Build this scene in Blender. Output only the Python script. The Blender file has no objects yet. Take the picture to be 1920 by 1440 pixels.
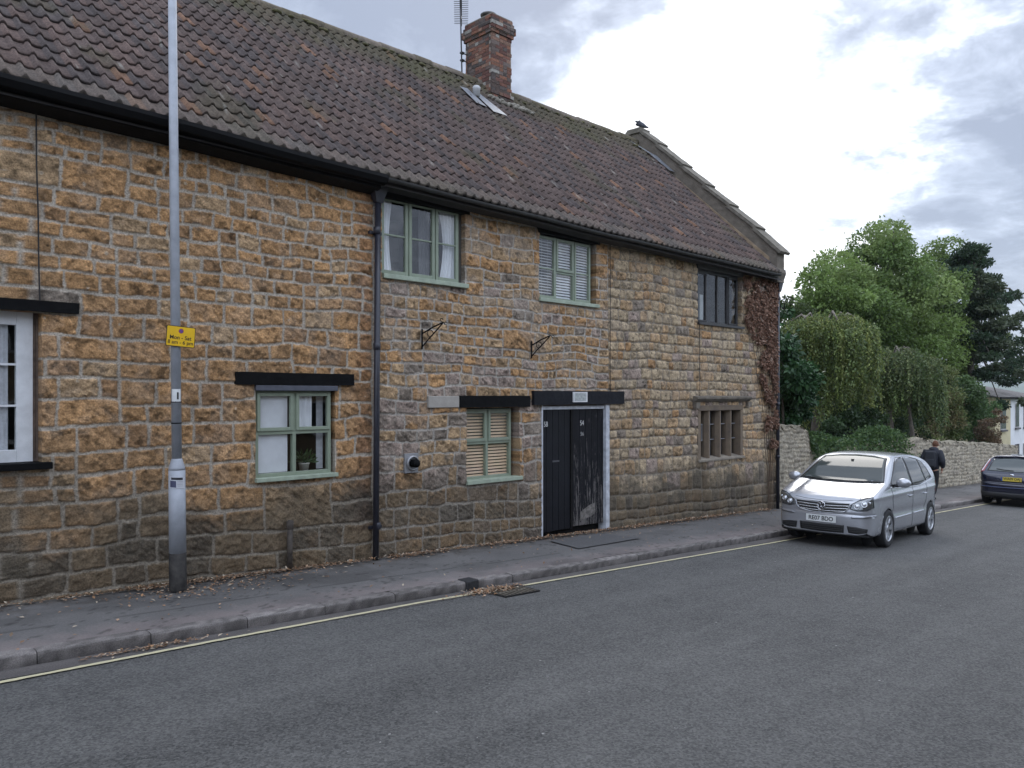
import bpy, math, random
import numpy as np
from mathutils import Vector, Matrix
R_ = math.radians
S = bpy.context.scene
COL = S.collection
# ------------------------------------------------------------------ camera
TH = R_(45.5); HC = 2.2; FP = 1500.0; HY = 742.0
cam_d = bpy.data.cameras.new('camera'); cam = bpy.data.objects.new('camera', cam_d); COL.objects.link(cam)
cam.location = (0, 0, HC); cam.rotation_euler = (R_(90), 0, TH - R_(90))
cam_d.sensor_fit = 'HORIZONTAL'; cam_d.sensor_width = 36; cam_d.lens = FP / 1920 * 36
cam_d.shift_y = (HY - 720) / 1920; cam_d.clip_end = 12000; cam_d.clip_start = .05
S.camera = cam
def ray(px, py):
    r = (px - 960) / FP
    return (math.cos(TH) + r * math.sin(TH), math.sin(TH) - r * math.cos(TH), (HY - py) / FP)
def at(px, py, Y):
    d = ray(px, py); t = Y / d[1]
    return Vector((d[0] * t, Y, d[2] * t + HC))
S.view_settings.view_transform = 'Standard'; S.view_settings.look = 'None'
S.view_settings.exposure = 0.62; S.view_settings.gamma = 1
# ------------------------------------------------------------------ world
SUN_AZ = Vector((.863, .554, 0)).normalized(); SUN_EL = R_(42)
W = bpy.data.worlds.new('World'); S.world = W; W.use_nodes = True
nt = W.node_tree; nt.nodes.clear()
def N(t, ty, **kw):
    n = t.nodes.new(ty)
    for k, v in kw.items(): setattr(n, k, v)
    return n
def setin(n, d):
    for k, v in d.items(): n.inputs[k].default_value = v
    return n
def mth(t, op, a, b=None, clamp=False, c=None):
    n = N(t, 'ShaderNodeMath', operation=op, use_clamp=clamp)
    for i, v in enumerate((a, b, c)):
        if v is None: continue
        if isinstance(v, (int, float)): n.inputs[i].default_value = v
        else: t.links.new(v, n.inputs[i])
    return n.outputs[0]
out = N(nt, 'ShaderNodeOutputWorld')
sky = N(nt, 'ShaderNodeTexSky', sky_type='NISHITA', sun_disc=False)
sky.sun_elevation = SUN_EL; sky.sun_rotation = math.atan2(SUN_AZ.x, SUN_AZ.y)
bg1 = N(nt, 'ShaderNodeBackground'); bg1.inputs[1].default_value = .1; nt.links.new(sky.outputs[0], bg1.inputs[0])
tc = N(nt, 'ShaderNodeTexCoord')
sep = N(nt, 'ShaderNodeSeparateXYZ'); nt.links.new(tc.outputs['Generated'], sep.inputs[0])
zz = mth(nt, 'ADD', mth(nt, 'MAXIMUM', sep.outputs[2], 0.0), .22)
cmb = N(nt, 'ShaderNodeCombineXYZ')
nt.links.new(mth(nt, 'DIVIDE', sep.outputs[0], zz), cmb.inputs[0]); nt.links.new(mth(nt, 'DIVIDE', sep.outputs[1], zz), cmb.inputs[1])
def noise(t, vec, scale, det=6, rough=.55, dist=0.0):
    n = N(t, 'ShaderNodeTexNoise'); setin(n, {'Scale': scale, 'Detail': det, 'Roughness': rough, 'Distortion': dist})
    if vec is not None: t.links.new(vec, n.inputs['Vector'])
    return n
n1 = noise(nt, cmb.outputs[0], 1.7, 9, .56, .25); n2 = noise(nt, cmb.outputs[0], 5.5, 9, .62, .5)
wn = noise(nt, cmb.outputs[0], 1.9, 6, .6)
wv = N(nt, 'ShaderNodeVectorMath', operation='SUBTRACT'); nt.links.new(wn.outputs['Color'], wv.inputs[0]); wv.inputs[1].default_value = (.5, .5, .5)
ws = N(nt, 'ShaderNodeVectorMath', operation='SCALE'); nt.links.new(wv.outputs[0], ws.inputs[0]); ws.inputs['Scale'].default_value = .5
wa = N(nt, 'ShaderNodeVectorMath', operation='ADD'); nt.links.new(tc.outputs['Generated'], wa.inputs[0]); nt.links.new(ws.outputs[0], wa.inputs[1])
wnm = N(nt, 'ShaderNodeVectorMath', operation='NORMALIZE'); nt.links.new(wa.outputs[0], wnm.inputs[0])
lobes = [(1330, 330, 17, 5, .62), (1080, 330, 14, 4, .45), (1560, 330, 10, 3, .35), (1560, 70, 10, 4, .5), (1880, 40, 7, 3, .45), (1820, 330, 6, 2, .22), (1760, 470, 8, 3, .25),
         (700, 60, 20, 4, -.35), (1100, 40, 13, 4, -.42), (1760, 190, 12, 3, -.5), (1900, 560, 13, 3, -.28), (1720, 20, 6, 2, -.3), (1640, 560, 10, 3, -.2), (880, 130, 5, 1, .25), (1480, 560, 8, 2, -.12)]
acc = None
for px, py, ro, ri, wgt in lobes:
    d = Vector(ray(px, py)).normalized()
    dp = N(nt, 'ShaderNodeVectorMath', operation='DOT_PRODUCT'); nt.links.new(wnm.outputs[0], dp.inputs[0]); dp.inputs[1].default_value = d
    mr = N(nt, 'ShaderNodeMapRange', interpolation_type='SMOOTHSTEP'); nt.links.new(dp.outputs['Value'], mr.inputs[0])
    mr.inputs[1].default_value = math.cos(R_(ro)); mr.inputs[2].default_value = math.cos(R_(ri))
    mr.inputs[3].default_value = 0; mr.inputs[4].default_value = wgt
    acc = mr.outputs[0] if acc is None else mth(nt, 'ADD', acc, mr.outputs[0])
b = mth(nt, 'ADD', acc, mth(nt, 'MULTIPLY', mth(nt, 'SUBTRACT', n1.outputs['Fac'], .5), 1.7))
b = mth(nt, 'ADD', b, mth(nt, 'MULTIPLY', mth(nt, 'SUBTRACT', n2.outputs['Fac'], .5), 1.35))
b = mth(nt, 'ADD', b, .46)
cr = N(nt, 'ShaderNodeValToRGB'); nt.links.new(b, cr.inputs[0])
e = cr.color_ramp.elements
e[0].position = .08; e[0].color = (.27, .31, .40, 1)
e[1].position = .95; e[1].color = (1.12, 1.14, 1.18, 1)
for p, c in ((.32, (.36, .41, .51)), (.52, (.50, .56, .68)), (.70, (.74, .79, .90))):
    q = e.new(p); q.color = (*c, 1)
bg2 = N(nt, 'ShaderNodeBackground'); nt.links.new(cr.outputs[0], bg2.inputs[0])
# sky above and behind the camera is boosted to light the house front
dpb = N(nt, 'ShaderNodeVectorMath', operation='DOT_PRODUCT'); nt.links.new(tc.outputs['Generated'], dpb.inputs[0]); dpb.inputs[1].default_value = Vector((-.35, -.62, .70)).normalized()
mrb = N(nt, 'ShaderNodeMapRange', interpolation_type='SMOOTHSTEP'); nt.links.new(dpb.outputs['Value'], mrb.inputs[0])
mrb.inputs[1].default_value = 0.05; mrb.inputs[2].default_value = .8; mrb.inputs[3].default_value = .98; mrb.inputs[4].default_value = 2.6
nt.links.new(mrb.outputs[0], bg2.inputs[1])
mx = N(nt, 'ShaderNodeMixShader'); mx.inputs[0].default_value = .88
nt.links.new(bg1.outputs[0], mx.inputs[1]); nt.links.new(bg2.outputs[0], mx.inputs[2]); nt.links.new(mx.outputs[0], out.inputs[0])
# ------------------------------------------------------------------ sun
sl = bpy.data.lights.new('sun', 'SUN'); sl.energy = .55; sl.angle = R_(28); sl.color = (1, .96, .9)
so = bpy.data.objects.new('sun', sl); COL.objects.link(so)
sd_ = Vector((SUN_AZ.x * math.cos(SUN_EL), SUN_AZ.y * math.cos(SUN_EL), math.sin(SUN_EL)))
so.rotation_euler = sd_.to_track_quat('Z', 'Y').to_euler(); so.location = (0, 0, 30)

# ================================================================== helpers
def tag(o, label=None, cat=None, group=None, kind=None):
    if label: o['label'] = label
    if cat: o['category'] = cat
    if group: o['group'] = group
    if kind: o['kind'] = kind
    return o
def empty(name, loc=(0, 0, 0), label=None, cat=None, group=None, rz=0):
    o = bpy.data.objects.new(name, None); COL.objects.link(o); o.location = loc; o.rotation_euler = (0, 0, rz)
    o.empty_display_size = .1
    return tag(o, label, cat, group)
def mk(name, verts, faces, mat, parent=None, smooth=False, cols=None, local=False):
    """verts world space; parent empties have their own transform -> convert"""
    verts = np.asarray(verts, dtype=np.float32).reshape(-1, 3)
    me = bpy.data.meshes.new(name)
    if isinstance(faces, np.ndarray):
        k = faces.shape[1]; nf = len(faces)
        me.vertices.add(len(verts)); me.vertices.foreach_set('co', verts.ravel())
        me.loops.add(nf * k); me.loops.foreach_set('vertex_index', faces.astype(np.int32).ravel())
        me.polygons.add(nf); me.polygons.foreach_set('loop_start', np.arange(0, nf * k, k, dtype=np.int32))
        me.update(calc_edges=True)
    else:
        me.from_pydata([tuple(v) for v in verts.tolist()], [], [tuple(f) for f in faces]); me.update()
    if smooth: me.polygons.foreach_set('use_smooth', [True] * len(me.polygons))
    if cols is not None:
        a = me.color_attributes.new('Col', 'FLOAT_COLOR', 'POINT')
        c = np.ones((len(verts), 4), np.float32); c[:, :3] = cols; a.data.foreach_set('color', c.ravel())
    me.materials.append(mat)
    o = bpy.data.objects.new(name, me); COL.objects.link(o)
    if parent is not None:
        o.parent = parent
        if not local: o.matrix_parent_inverse = wm(parent).inverted()
    return o
def wm(o):
    m = o.matrix_basis.copy()
    return m if o.parent is None else wm(o.parent) @ o.matrix_parent_inverse @ m
def bevel(o, w=.004, seg=2):
    m = o.modifiers.new('bevel', 'BEVEL'); m.width = w; m.segments = seg; m.limit_method = 'ANGLE'; m.angle_limit = R_(40)
    return o
class MB:
    def __init__(s): s.v = []; s.f = []
    def quad(s, *p):
        n = len(s.v); s.v += [tuple(q) for q in p]; s.f.append(tuple(range(n, n + len(p)))); return s
    def box(s, x0, x1, y0, y1, z0, z1, M=None):
        n = len(s.v)
        P = [(x, y, z) for z in (z0, z1) for y in (y0, y1) for x in (x0, x1)]
        if M is not None: P = [tuple(M @ Vector(p)) for p in P]
        s.v += P
        s.f += [tuple(n + i for i in q) for q in ((0, 2, 3, 1), (4, 5, 7, 6), (0, 1, 5, 4), (2, 6, 7, 3), (0, 4, 6, 2), (1, 3, 7, 5))]
        return s
    def tube(s, pts, r, seg=8, cap=True, ell=1.0):
        pts = [Vector(p) for p in pts]; rs = r if isinstance(r, (list, tuple)) else [r] * len(pts)
        n0 = len(s.v); prev = None
        for i, p in enumerate(pts):
            t = (pts[min(i + 1, len(pts) - 1)] - pts[max(i - 1, 0)]).normalized()
            if prev is None:
                a = t.orthogonal().normalized()
            else:
                a = (prev - t * prev.dot(t)).normalized()
            prev = a; bb = t.cross(a)
            for k in range(seg):
                w = 2 * math.pi * k / seg
                s.v.append(tuple(p + a * math.cos(w) * rs[i] + bb * math.sin(w) * rs[i]))
        for i in range(len(pts) - 1):
            for k in range(seg):
                k2 = (k + 1) % seg
                s.f.append((n0 + i * seg + k, n0 + i * seg + k2, n0 + (i + 1) * seg + k2, n0 + (i + 1) * seg + k))
        if cap:
            s.f.append(tuple(n0 + k for k in range(seg))[::-1]); e_ = n0 + (len(pts) - 1) * seg
            s.f.append(tuple(e_ + k for k in range(seg)))
        return s
    def lathe(s, prof, M, seg=32, close=False):
        """prof: list (r, h) ; axis = local z of M"""
        n0 = len(s.v)
        for r, h in prof:
            for k in range(seg):
                w = 2 * math.pi * k / seg
                s.v.append(tuple(M @ Vector((r * math.cos(w), r * math.sin(w), h))))
        m = len(prof)
        for i in range(m if close else m - 1):
            i2 = (i + 1) % m
            for k in range(seg):
                k2 = (k + 1) % seg
                s.f.append((n0 + i * seg + k, n0 + i * seg + k2, n0 + i2 * seg + k2, n0 + i2 * seg + k))
        return s
    def prism(s, poly, y0, y1, M=None):
        """poly in (x,z), extruded in y"""
        n = len(s.v); k = len(poly)
        P = [(x, y0, z) for x, z in poly] + [(x, y1, z) for x, z in poly]
        if M is not None: P = [tuple(M @ Vector(p)) for p in P]
        s.v += P; s.f.append(tuple(range(n, n + k))); s.f.append(tuple(range(n + 2 * k - 1, n + k - 1, -1)))
        for i in range(k):
            j = (i + 1) % k; s.f.append((n + i, n + k + i, n + k + j, n + j))
        return s
    def ell(s, c, r, seg=16, rings=10, M=None):
        n0 = len(s.v)
        for i in range(rings + 1):
            th = math.pi * i / rings
            for k in range(seg):
                w = 2 * math.pi * k / seg
                p = Vector((c[0] + r[0] * math.sin(th) * math.cos(w), c[1] + r[1] * math.sin(th) * math.sin(w), c[2] + r[2] * math.cos(th)))
                s.v.append(tuple(M @ p if M is not None else p))
        for i in range(rings):
            for k in range(seg):
                k2 = (k + 1) % seg
                s.f.append((n0 + i * seg + k, n0 + (i + 1) * seg + k, n0 + (i + 1) * seg + k2, n0 + i * seg + k2))
        return s
    def build(s, name, mat, parent=None, smooth=False, bev=0, local=False):
        o = mk(name, s.v, s.f, mat, parent, smooth, local=local)
        if bev: bevel(o, bev)
        return o
def text(name, body, size, M, mat, parent, ext=.001, width=None, bold=0.0):
    cu = bpy.data.curves.new(name, 'FONT'); cu.body = body; cu.size = size; cu.extrude = ext; cu.offset = bold
    cu.align_x = 'CENTER'; cu.align_y = 'CENTER'
    o = bpy.data.objects.new(name, cu); COL.objects.link(o); bpy.context.view_layer.update()
    dg = bpy.context.evaluated_depsgraph_get()
    me = bpy.data.meshes.new_from_object(o.evaluated_get(dg)); bpy.data.objects.remove(o); me.name = name
    xs = [v.co.x for v in me.vertices]; sx = 1
    if width: sx = width / (max(xs) - min(xs))
    cx = (max(xs) + min(xs)) / 2; ys = [v.co.y for v in me.vertices]; cy = (max(ys) + min(ys)) / 2
    for v in me.vertices: v.co = M @ Vector(((v.co.x - cx) * sx, v.co.y - cy, v.co.z))
    me.materials.clear(); me.materials.append(mat)
    o = bpy.data.objects.new(name, me); COL.objects.link(o)
    if parent is not None:
        o.parent = parent; o.matrix_parent_inverse = wm(parent).inverted()
    return o
# --- materials
def pm(name, col, rough=.8, metal=0, var=.15, vscale=6, bump=.0, bscale=40, coat=0, col2=None, spec=.5, det=6, bdist=.01):
    m = bpy.data.materials.new(name); m.use_nodes = True; t = m.node_tree; p = t.nodes['Principled BSDF']
    setin(p, {'Roughness': rough, 'Metallic': metal, 'Specular IOR Level': spec})
    if coat: p.inputs['Coat Weight'].default_value = coat; p.inputs['Coat Roughness'].default_value = .04
    co = N(t, 'ShaderNodeTexCoord')
    n = noise(t, co.outputs['Object'], vscale, det, .6)
    mix = N(t, 'ShaderNodeMix', data_type='RGBA'); mr = N(t, 'ShaderNodeMapRange')
    t.links.new(n.outputs['Fac'], mr.inputs[0]); mr.inputs[1].default_value = .3; mr.inputs[2].default_value = .7
    t.links.new(mr.outputs[0], mix.inputs[0])
    c2 = col2 if col2 else tuple(min(1, c * (1 + var)) for c in col)
    c1 = col if col2 else tuple(c * (1 - var) for c in col)
    mix.inputs[6].default_value = (*c1, 1); mix.inputs[7].default_value = (*c2, 1)
    t.links.new(mix.outputs[2], p.inputs['Base Color'])
    if bump:
        nb = noise(t, co.outputs['Object'], bscale, 5, .6); b_ = N(t, 'ShaderNodeBump'); b_.inputs['Strength'].default_value = bump; b_.inputs['Distance'].default_value = bdist
        t.links.new(nb.outputs['Fac'], b_.inputs['Height']); t.links.new(b_.outputs[0], p.inputs['Normal'])
    return m
def pv(name, rough=.9, var=.3, vscale=25, bump=.5, bscale=90, bdist=.01, spec=.3, transl=0):
    """colour from the mesh's own colour attribute, with fine procedural variation"""
    m = bpy.data.materials.new(name); m.use_nodes = True; t = m.node_tree; p = t.nodes['Principled BSDF']
    setin(p, {'Roughness': rough, 'Specular IOR Level': spec})
    at_ = N(t, 'ShaderNodeVertexColor'); at_.layer_name = 'Col'
    co = N(t, 'ShaderNodeTexCoord'); n = noise(t, co.outputs['Object'], vscale, 6, .65)
    mr = N(t, 'ShaderNodeMapRange'); t.links.new(n.outputs['Fac'], mr.inputs[0])
    mr.inputs[1].default_value = .25; mr.inputs[2].default_value = .75; mr.inputs[3].default_value = 1 - var; mr.inputs[4].default_value = 1 + var
    vm = N(t, 'ShaderNodeVectorMath', operation='SCALE'); t.links.new(at_.outputs[0], vm.inputs[0]); t.links.new(mr.outputs[0], vm.inputs['Scale'])
    t.links.new(vm.outputs[0], p.inputs['Base Color'])
    if bump:
        nb = noise(t, co.outputs['Object'], bscale, 5, .65); b_ = N(t, 'ShaderNodeBump'); b_.inputs['Strength'].default_value = bump; b_.inputs['Distance'].default_value = bdist
        t.links.new(nb.outputs['Fac'], b_.inputs['Height']); t.links.new(b_.outputs[0], p.inputs['Normal'])
    if transl:
        tr = N(t, 'ShaderNodeBsdfTranslucent'); ms = N(t, 'ShaderNodeMixShader'); ms.inputs[0].default_value = transl
        t.links.new(vm.outputs[0], tr.inputs[0]); o_ = t.nodes['Material Output']
        t.links.new(p.outputs[0], ms.inputs[1]); t.links.new(tr.outputs[0], ms.inputs[2]); t.links.new(ms.outputs[0], o_.inputs[0])
    return m
def glassmat(name, ior=1.6, tint=(.97, .98, .98)):
    m = bpy.data.materials.new(name); m.use_nodes = True; t = m.node_tree; t.nodes.remove(t.nodes['Principled BSDF'])
    o_ = t.nodes['Material Output']; gl = N(t, 'ShaderNodeBsdfGlossy'); gl.inputs['Roughness'].default_value = .015; gl.inputs[0].default_value = (1, 1, 1, 1)
    tr = N(t, 'ShaderNodeBsdfTransparent'); tr.inputs[0].default_value = (*tint, 1); fr = N(t, 'ShaderNodeLayerWeight'); fr.inputs[0].default_value = .5; fz = mth(t, 'ADD', mth(t, 'MULTIPLY', mth(t, 'POWER', fr.outputs['Facing'], 4.0), .75), .075)
    ms = N(t, 'ShaderNodeMixShader'); t.links.new(fz, ms.inputs[0]); t.links.new(tr.outputs[0], ms.inputs[1]); t.links.new(gl.outputs[0], ms.inputs[2])
    co = N(t, 'ShaderNodeTexCoord'); nb = noise(t, co.outputs['Object'], 2.2, 1, .5); b_ = N(t, 'ShaderNodeBump'); b_.inputs['Strength'].default_value = .15; b_.inputs['Distance'].default_value = .02
    t.links.new(nb.outputs['Fac'], b_.inputs['Height']); t.links.new(b_.outputs[0], gl.inputs['Normal'])
    t.links.new(ms.outputs[0], o_.inputs[0])
    return m
# --- numpy noise
def _h(ix, iy, seed):
    n = (ix.astype(np.int64) * 374761393 + iy.astype(np.int64) * 668265263 + seed * 974711) & 0x7fffffff
    n = ((n ^ (n >> 13)) * 1274126177) & 0x7fffffff
    return ((n ^ (n >> 16)) & 0xffff) / 65535.0
def vnoise(x, y, seed=0):
    ix = np.floor(x); iy = np.floor(y); fx = x - ix; fy = y - iy
    fx = fx * fx * (3 - 2 * fx); fy = fy * fy * (3 - 2 * fy)
    a = _h(ix, iy, seed); b = _h(ix + 1, iy, seed); c = _h(ix, iy + 1, seed); d = _h(ix + 1, iy + 1, seed)
    return a + (b - a) * fx + (c - a) * fy + (a - b - c + d) * fx * fy
def fbm(x, y, seed=0, o=4, g=.5):
    s = 0; a = 1; t = 0
    for i in range(o):
        s = s + a * vnoise(x * 2 ** i, y * 2 ** i, seed + i * 17); t += a; a *= g
    return s / t
def sstep(a, b, x):
    t = np.clip((x - a) / (b - a), 0, 1); return t * t * (3 - 2 * t)
def gridfaces(nx, ny, off=0):
    i, j = np.meshgrid(np.arange(nx - 1), np.arange(ny - 1), indexing='ij')
    a = (i * ny + j).ravel() + off
    return np.stack([a, a + ny, a + ny + 1, a + 1], 1)
def lerpc(a, b, t): return np.asarray(a)[None] * (1 - t[:, None]) + np.asarray(b)[None] * t[:, None]

# ================================================================== ground
def g(x):
    x = np.asarray(x, float)
    return np.where(x < 30, -.038 * x, np.where(x < 140, -1.14 - .038 * (x - 30) - .0004 * np.minimum(x - 30, 60) ** 2 - .048 * np.maximum(x - 90, 0) * (x > 90), -1.14 - .038 * 110 - 1.44 - 2.4))
def gz(x): return float(g(x))
def kerbY(x): return 7.64 - .0115 * np.asarray(x, float)
YW = 9.55
PH = .116

def wall_x(lo, hi, n): return np.linspace(lo, hi, n)
def yel_y(x):
    x = np.asarray(x, float)
    return np.interp(x, [-10, 1.5, 3.3, 5.8, 6.7, 7.7, 8.7, 10.5, 13.9, 27, 60], [7.2, 7.29, 7.36, 7.40, 7.36, 7.33, 7.31, 7.26, 7.16, 7.05, 6.7])

def road_mat():
    m = bpy.data.materials.new('asphalt'); m.use_nodes = True; t = m.node_tree; p = t.nodes['Principled BSDF']
    co = N(t, 'ShaderNodeTexCoord'); big = noise(t, co.outputs['Object'], .35, 5, .6); fine = noise(t, co.outputs['Object'], 55, 3, .7)
    vor = N(t, 'ShaderNodeTexVoronoi'); vor.inputs['Scale'].default_value = 75; t.links.new(co.outputs['Object'], vor.inputs['Vector'])
    sp = noise(t, co.outputs['Object'], 9, 2, .5)
    r = N(t, 'ShaderNodeValToRGB'); r.color_ramp.elements[0].position = .20; r.color_ramp.elements[1].position = .88
    r.color_ramp.elements[0].color = (.034, .034, .034, 1); r.color_ramp.elements[1].color = (.160, .157, .150, 1)
    mpt = N(t, 'ShaderNodeMapping'); mpt.inputs['Scale'].default_value = (.05, 1.1, 1); t.links.new(co.outputs['Object'], mpt.inputs[0]); trk = noise(t, mpt.outputs[0], 1.0, 4, .6)
    mid_ = noise(t, co.outputs['Object'], 2.6, 6, .65)
    gr_ = N(t, 'ShaderNodeTexVoronoi'); gr_.inputs['Scale'].default_value = 62; t.links.new(co.outputs['Object'], gr_.inputs['Vector']); gs = N(t, 'ShaderNodeSeparateColor'); t.links.new(gr_.outputs['Color'], gs.inputs[0])
    v = mth(t, 'ADD', mth(t, 'MULTIPLY', big.outputs['Fac'], .25), mth(t, 'ADD', mth(t, 'MULTIPLY', fine.outputs['Fac'], .42), mth(t, 'MULTIPLY', gs.outputs[0], .40)))
    v = mth(t, 'ADD', v, mth(t, 'ADD', mth(t, 'MULTIPLY', mth(t, 'SUBTRACT', trk.outputs['Fac'], .5), .55), mth(t, 'MULTIPLY', mth(t, 'SUBTRACT', mid_.outputs['Fac'], .5), .28)))
    t.links.new(v, r.inputs[0])
    # sparse pale flecks of stone showing through
    v2 = N(t, 'ShaderNodeTexVoronoi'); v2.inputs['Scale'].default_value = 5; t.links.new(co.outputs['Object'], v2.inputs['Vector'])
    sc = N(t, 'ShaderNodeSeparateColor'); t.links.new(v2.outputs['Color'], sc.inputs[0])
    fl = mth(t, 'MULTIPLY', mth(t, 'LESS_THAN', v2.outputs['Distance'], .09), mth(t, 'GREATER_THAN', sc.outputs[0], .8))
    mx_ = N(t, 'ShaderNodeMix', data_type='RGBA'); t.links.new(mth(t, 'MULTIPLY', fl, .3), mx_.inputs[0]); t.links.new(r.outputs[0], mx_.inputs[6]); mx_.inputs[7].default_value = (.24, .23, .23, 1)
    t.links.new(mx_.outputs[2], p.inputs['Base Color']); setin(p, {'Roughness': .86, 'Specular IOR Level': .35})
    b_ = N(t, 'ShaderNodeBump'); b_.inputs['Strength'].default_value = .9; b_.inputs['Distance'].default_value = .012
    t.links.new(mth(t, 'ADD', fine.outputs['Fac'], mth(t, 'MULTIPLY', vor.outputs['Distance'], .9)), b_.inputs['Height']); t.links.new(b_.outputs[0], p.inputs['Normal'])
    return m
M_road = road_mat()
def sheet(name, xs, yfun, nv, zoff, mat, rough=0.0, seed=0, colf=None):
    """sheet following the hill; yfun(x,t)->y"""
    X, T = np.meshgrid(xs, np.linspace(0, 1, nv), indexing='ij'); Y = yfun(X, T)
    Z = g(X) + zoff + (fbm(X * .9, Y * .9, seed, 3) - .5) * rough
    V = np.stack([X, Y, Z], -1).reshape(-1, 3)
    o = mk(name, V, gridfaces(len(xs), nv), mat, smooth=True, cols=colf(X.ravel(), Y.ravel()) if colf else None)
    return tag(o, kind='structure')
# far terrain: one sheet to the horizon, with hills
M_field = pm('field_grass', (.06, .09, .04), .95, var=.4, vscale=.01, col2=(.11, .14, .06))
rr = np.concatenate([[0], np.geomspace(30, 9000, 70)]); aa = np.linspace(0, 2 * math.pi, 181)[:-1]
RR, AA = np.meshgrid(rr, aa, indexing='ij')
GX = RR * np.cos(AA); GY = RR * np.sin(AA)
GZ = g(np.clip(GX, -60, 140)) - .25 - sstep(60, 500, RR) * 26 + sstep(900, 5200, RR) * (60 + 110 * fbm(GX * .0011 + 5, GY * .0011, 3, 4)) * sstep(900, 4000, RR)
GZ = GZ - sstep(12, 40, np.abs(GY - 3)) * .0
ni, nj = RR.shape
ii, jj = np.meshgrid(np.arange(ni - 1), np.arange(nj), indexing='ij'); a0 = (ii * nj + jj).ravel(); a1 = (ii * nj + (jj + 1) % nj).ravel()
tag(mk('terrain', np.stack([GX, GY, GZ], -1).reshape(-1, 3), np.stack([a0, a0 + nj, a1 + nj, a1], 1), M_field, smooth=True), kind='structure')

xs_r = np.concatenate([np.arange(-30, 0, 1.0), np.arange(0, 35, .25), np.arange(35, 140, 1.5)])
sheet('road', xs_r, lambda X, T: -1.6 + (kerbY(X) + 1.6) * T, 40, 0, M_road, .012, 4)
# ---- pavement, with its patches of newer and rougher tarmac
M_pave = pv('tarmac_pavement', .9, .22, 45, .6, 130, .006)
def pave_col(X, Y):
    n = fbm(X * 1.3, Y * 1.3, 21, 4); n2 = fbm(X * 7, Y * 7, 25, 3)
    c = lerpc((.095, .092, .090), (.165, .158, .152), n)
    ky = kerbY(X); t = (Y - ky) / (YW - ky)
    dirt = np.clip(sstep(.72, 1.0, t + (n2 - .5) * .5), 0, 1); c = c * (1 - .45 * dirt[:, None]) + np.array((.06, .045, .03))[None] * .4 * dirt[:, None]
    pink = sstep(.35, .05, t + (n2 - .5) * .3); c = c * (1 + pink[:, None] * np.array((.45, .3, .28))[None])
    patch = ((X > 6.2) & (X < 6.9 - (t - .5) * .3) & (t < .9)) ; c[patch] *= 1.12
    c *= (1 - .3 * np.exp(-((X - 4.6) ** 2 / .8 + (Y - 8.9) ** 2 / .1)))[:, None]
    seam = (np.abs(t - .40 - .012 * np.sin(X * 1.3)) < .008) & (X < 9.6); c[seam] *= .62
    tr = (t > .41) & (t < .78) & (X > 4.9) & (X < 5.9); c[tr] *= .86
    st_ = sstep(.62, .72, fbm(X * .8 + 7, Y * 1.6, 23, 4)); c *= (1 - .22 * st_)[:, None]
    crack = np.abs(fbm(X * 2.2 + 3, Y * 2.2, 55, 4) - .5) < .006
    c[crack] *= .55
    return c
xs_p = np.concatenate([np.arange(-20, 0, .5), np.arange(0, 19, .05), np.arange(19, 45, .25)])
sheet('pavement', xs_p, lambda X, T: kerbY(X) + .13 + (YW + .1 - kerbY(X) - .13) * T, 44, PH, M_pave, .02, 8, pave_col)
# darker patch of newer tarmac in front of the door
pm_dark = pm('tarmac_patch', (.088, .086, .086), .85, var=.2, vscale=30, bump=.5, bscale=150, bdist=.004)
mbp = MB()
P = [at(1040, 1014, 9.2), at(1128, 1012, 9.2), at(1205, 1024, 8.7), at(1085, 1031, 8.5)]
xs_ = [(9.9, 9.18), (11.3, 9.22), (11.5, 8.45), (9.7, 8.35)]
tag(mbp.quad(*[(x, y, gz(x) + PH + .018) for x, y in xs_][::-1]).build('pavement_patch', pm_dark), kind='structure')
# ---- kerb: granite-like conglomerate stones with real joints
M_kerb = pv('kerb_stone', .9, .45, 90, .8, 160, .008)
V = []; F = []; C = []; x = -12.0; rng = random.Random(5)
kn = 0
while x < 44:
    L = .915 + rng.uniform(-.05, .05); x0 = x; x1 = x + L - .008; x += L
    near = -1 < x0 < 20; nx = 14 if near else 4; prof = []
    dz = rng.uniform(-.006, .006); dy = rng.uniform(-.006, .006)
    pr = [(0.004, -.10), (.0, .02), (.002, PH - .022), (.008, PH - .008), (.022, PH - .001), (.06, PH + .003), (.145, PH + .003)]
    xx = np.linspace(x0, x1, nx); base = len(V)
    tone = rng.uniform(.8, 1.15)
    for q in xx:
        ed = min(q - x0, x1 - q); er = .008 * max(0, 1 - ed / .02)
        for (py_, pz_) in pr:
            V.append((q, float(kerbY(q)) + py_ + dy + er * (py_ < .05) + rng.uniform(-.0025, .0025), gz(q) + pz_ + dz - er * (pz_ > .05) + rng.uniform(-.002, .002)))
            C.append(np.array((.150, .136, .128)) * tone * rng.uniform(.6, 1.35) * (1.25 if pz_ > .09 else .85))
    k = len(pr)
    for i in range(nx - 1):
        for j in range(k - 1):
            F.append((base + i * k + j, base + (i + 1) * k + j, base + (i + 1) * k + j + 1, base + i * k + j + 1))
    for e0 in (0, nx - 1): F.append(tuple(base + e0 * k + j for j in range(k)))
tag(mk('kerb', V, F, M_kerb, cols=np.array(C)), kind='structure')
# gutter channel strip of rougher tarmac between kerb and line
M_gut = pv('gutter_tarmac', .9, .35, 70, .8, 120, .008)
sheet('gutter_strip', np.arange(-10, 35, .1), lambda X, T: kerbY(X) - .24 + .245 * T, 6, .005, M_gut, .012, 4,
      lambda X, Y: lerpc((.075, .07, .068), (.14, .125, .118), fbm(X * 3, Y * 9, 77, 4)))
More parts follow.
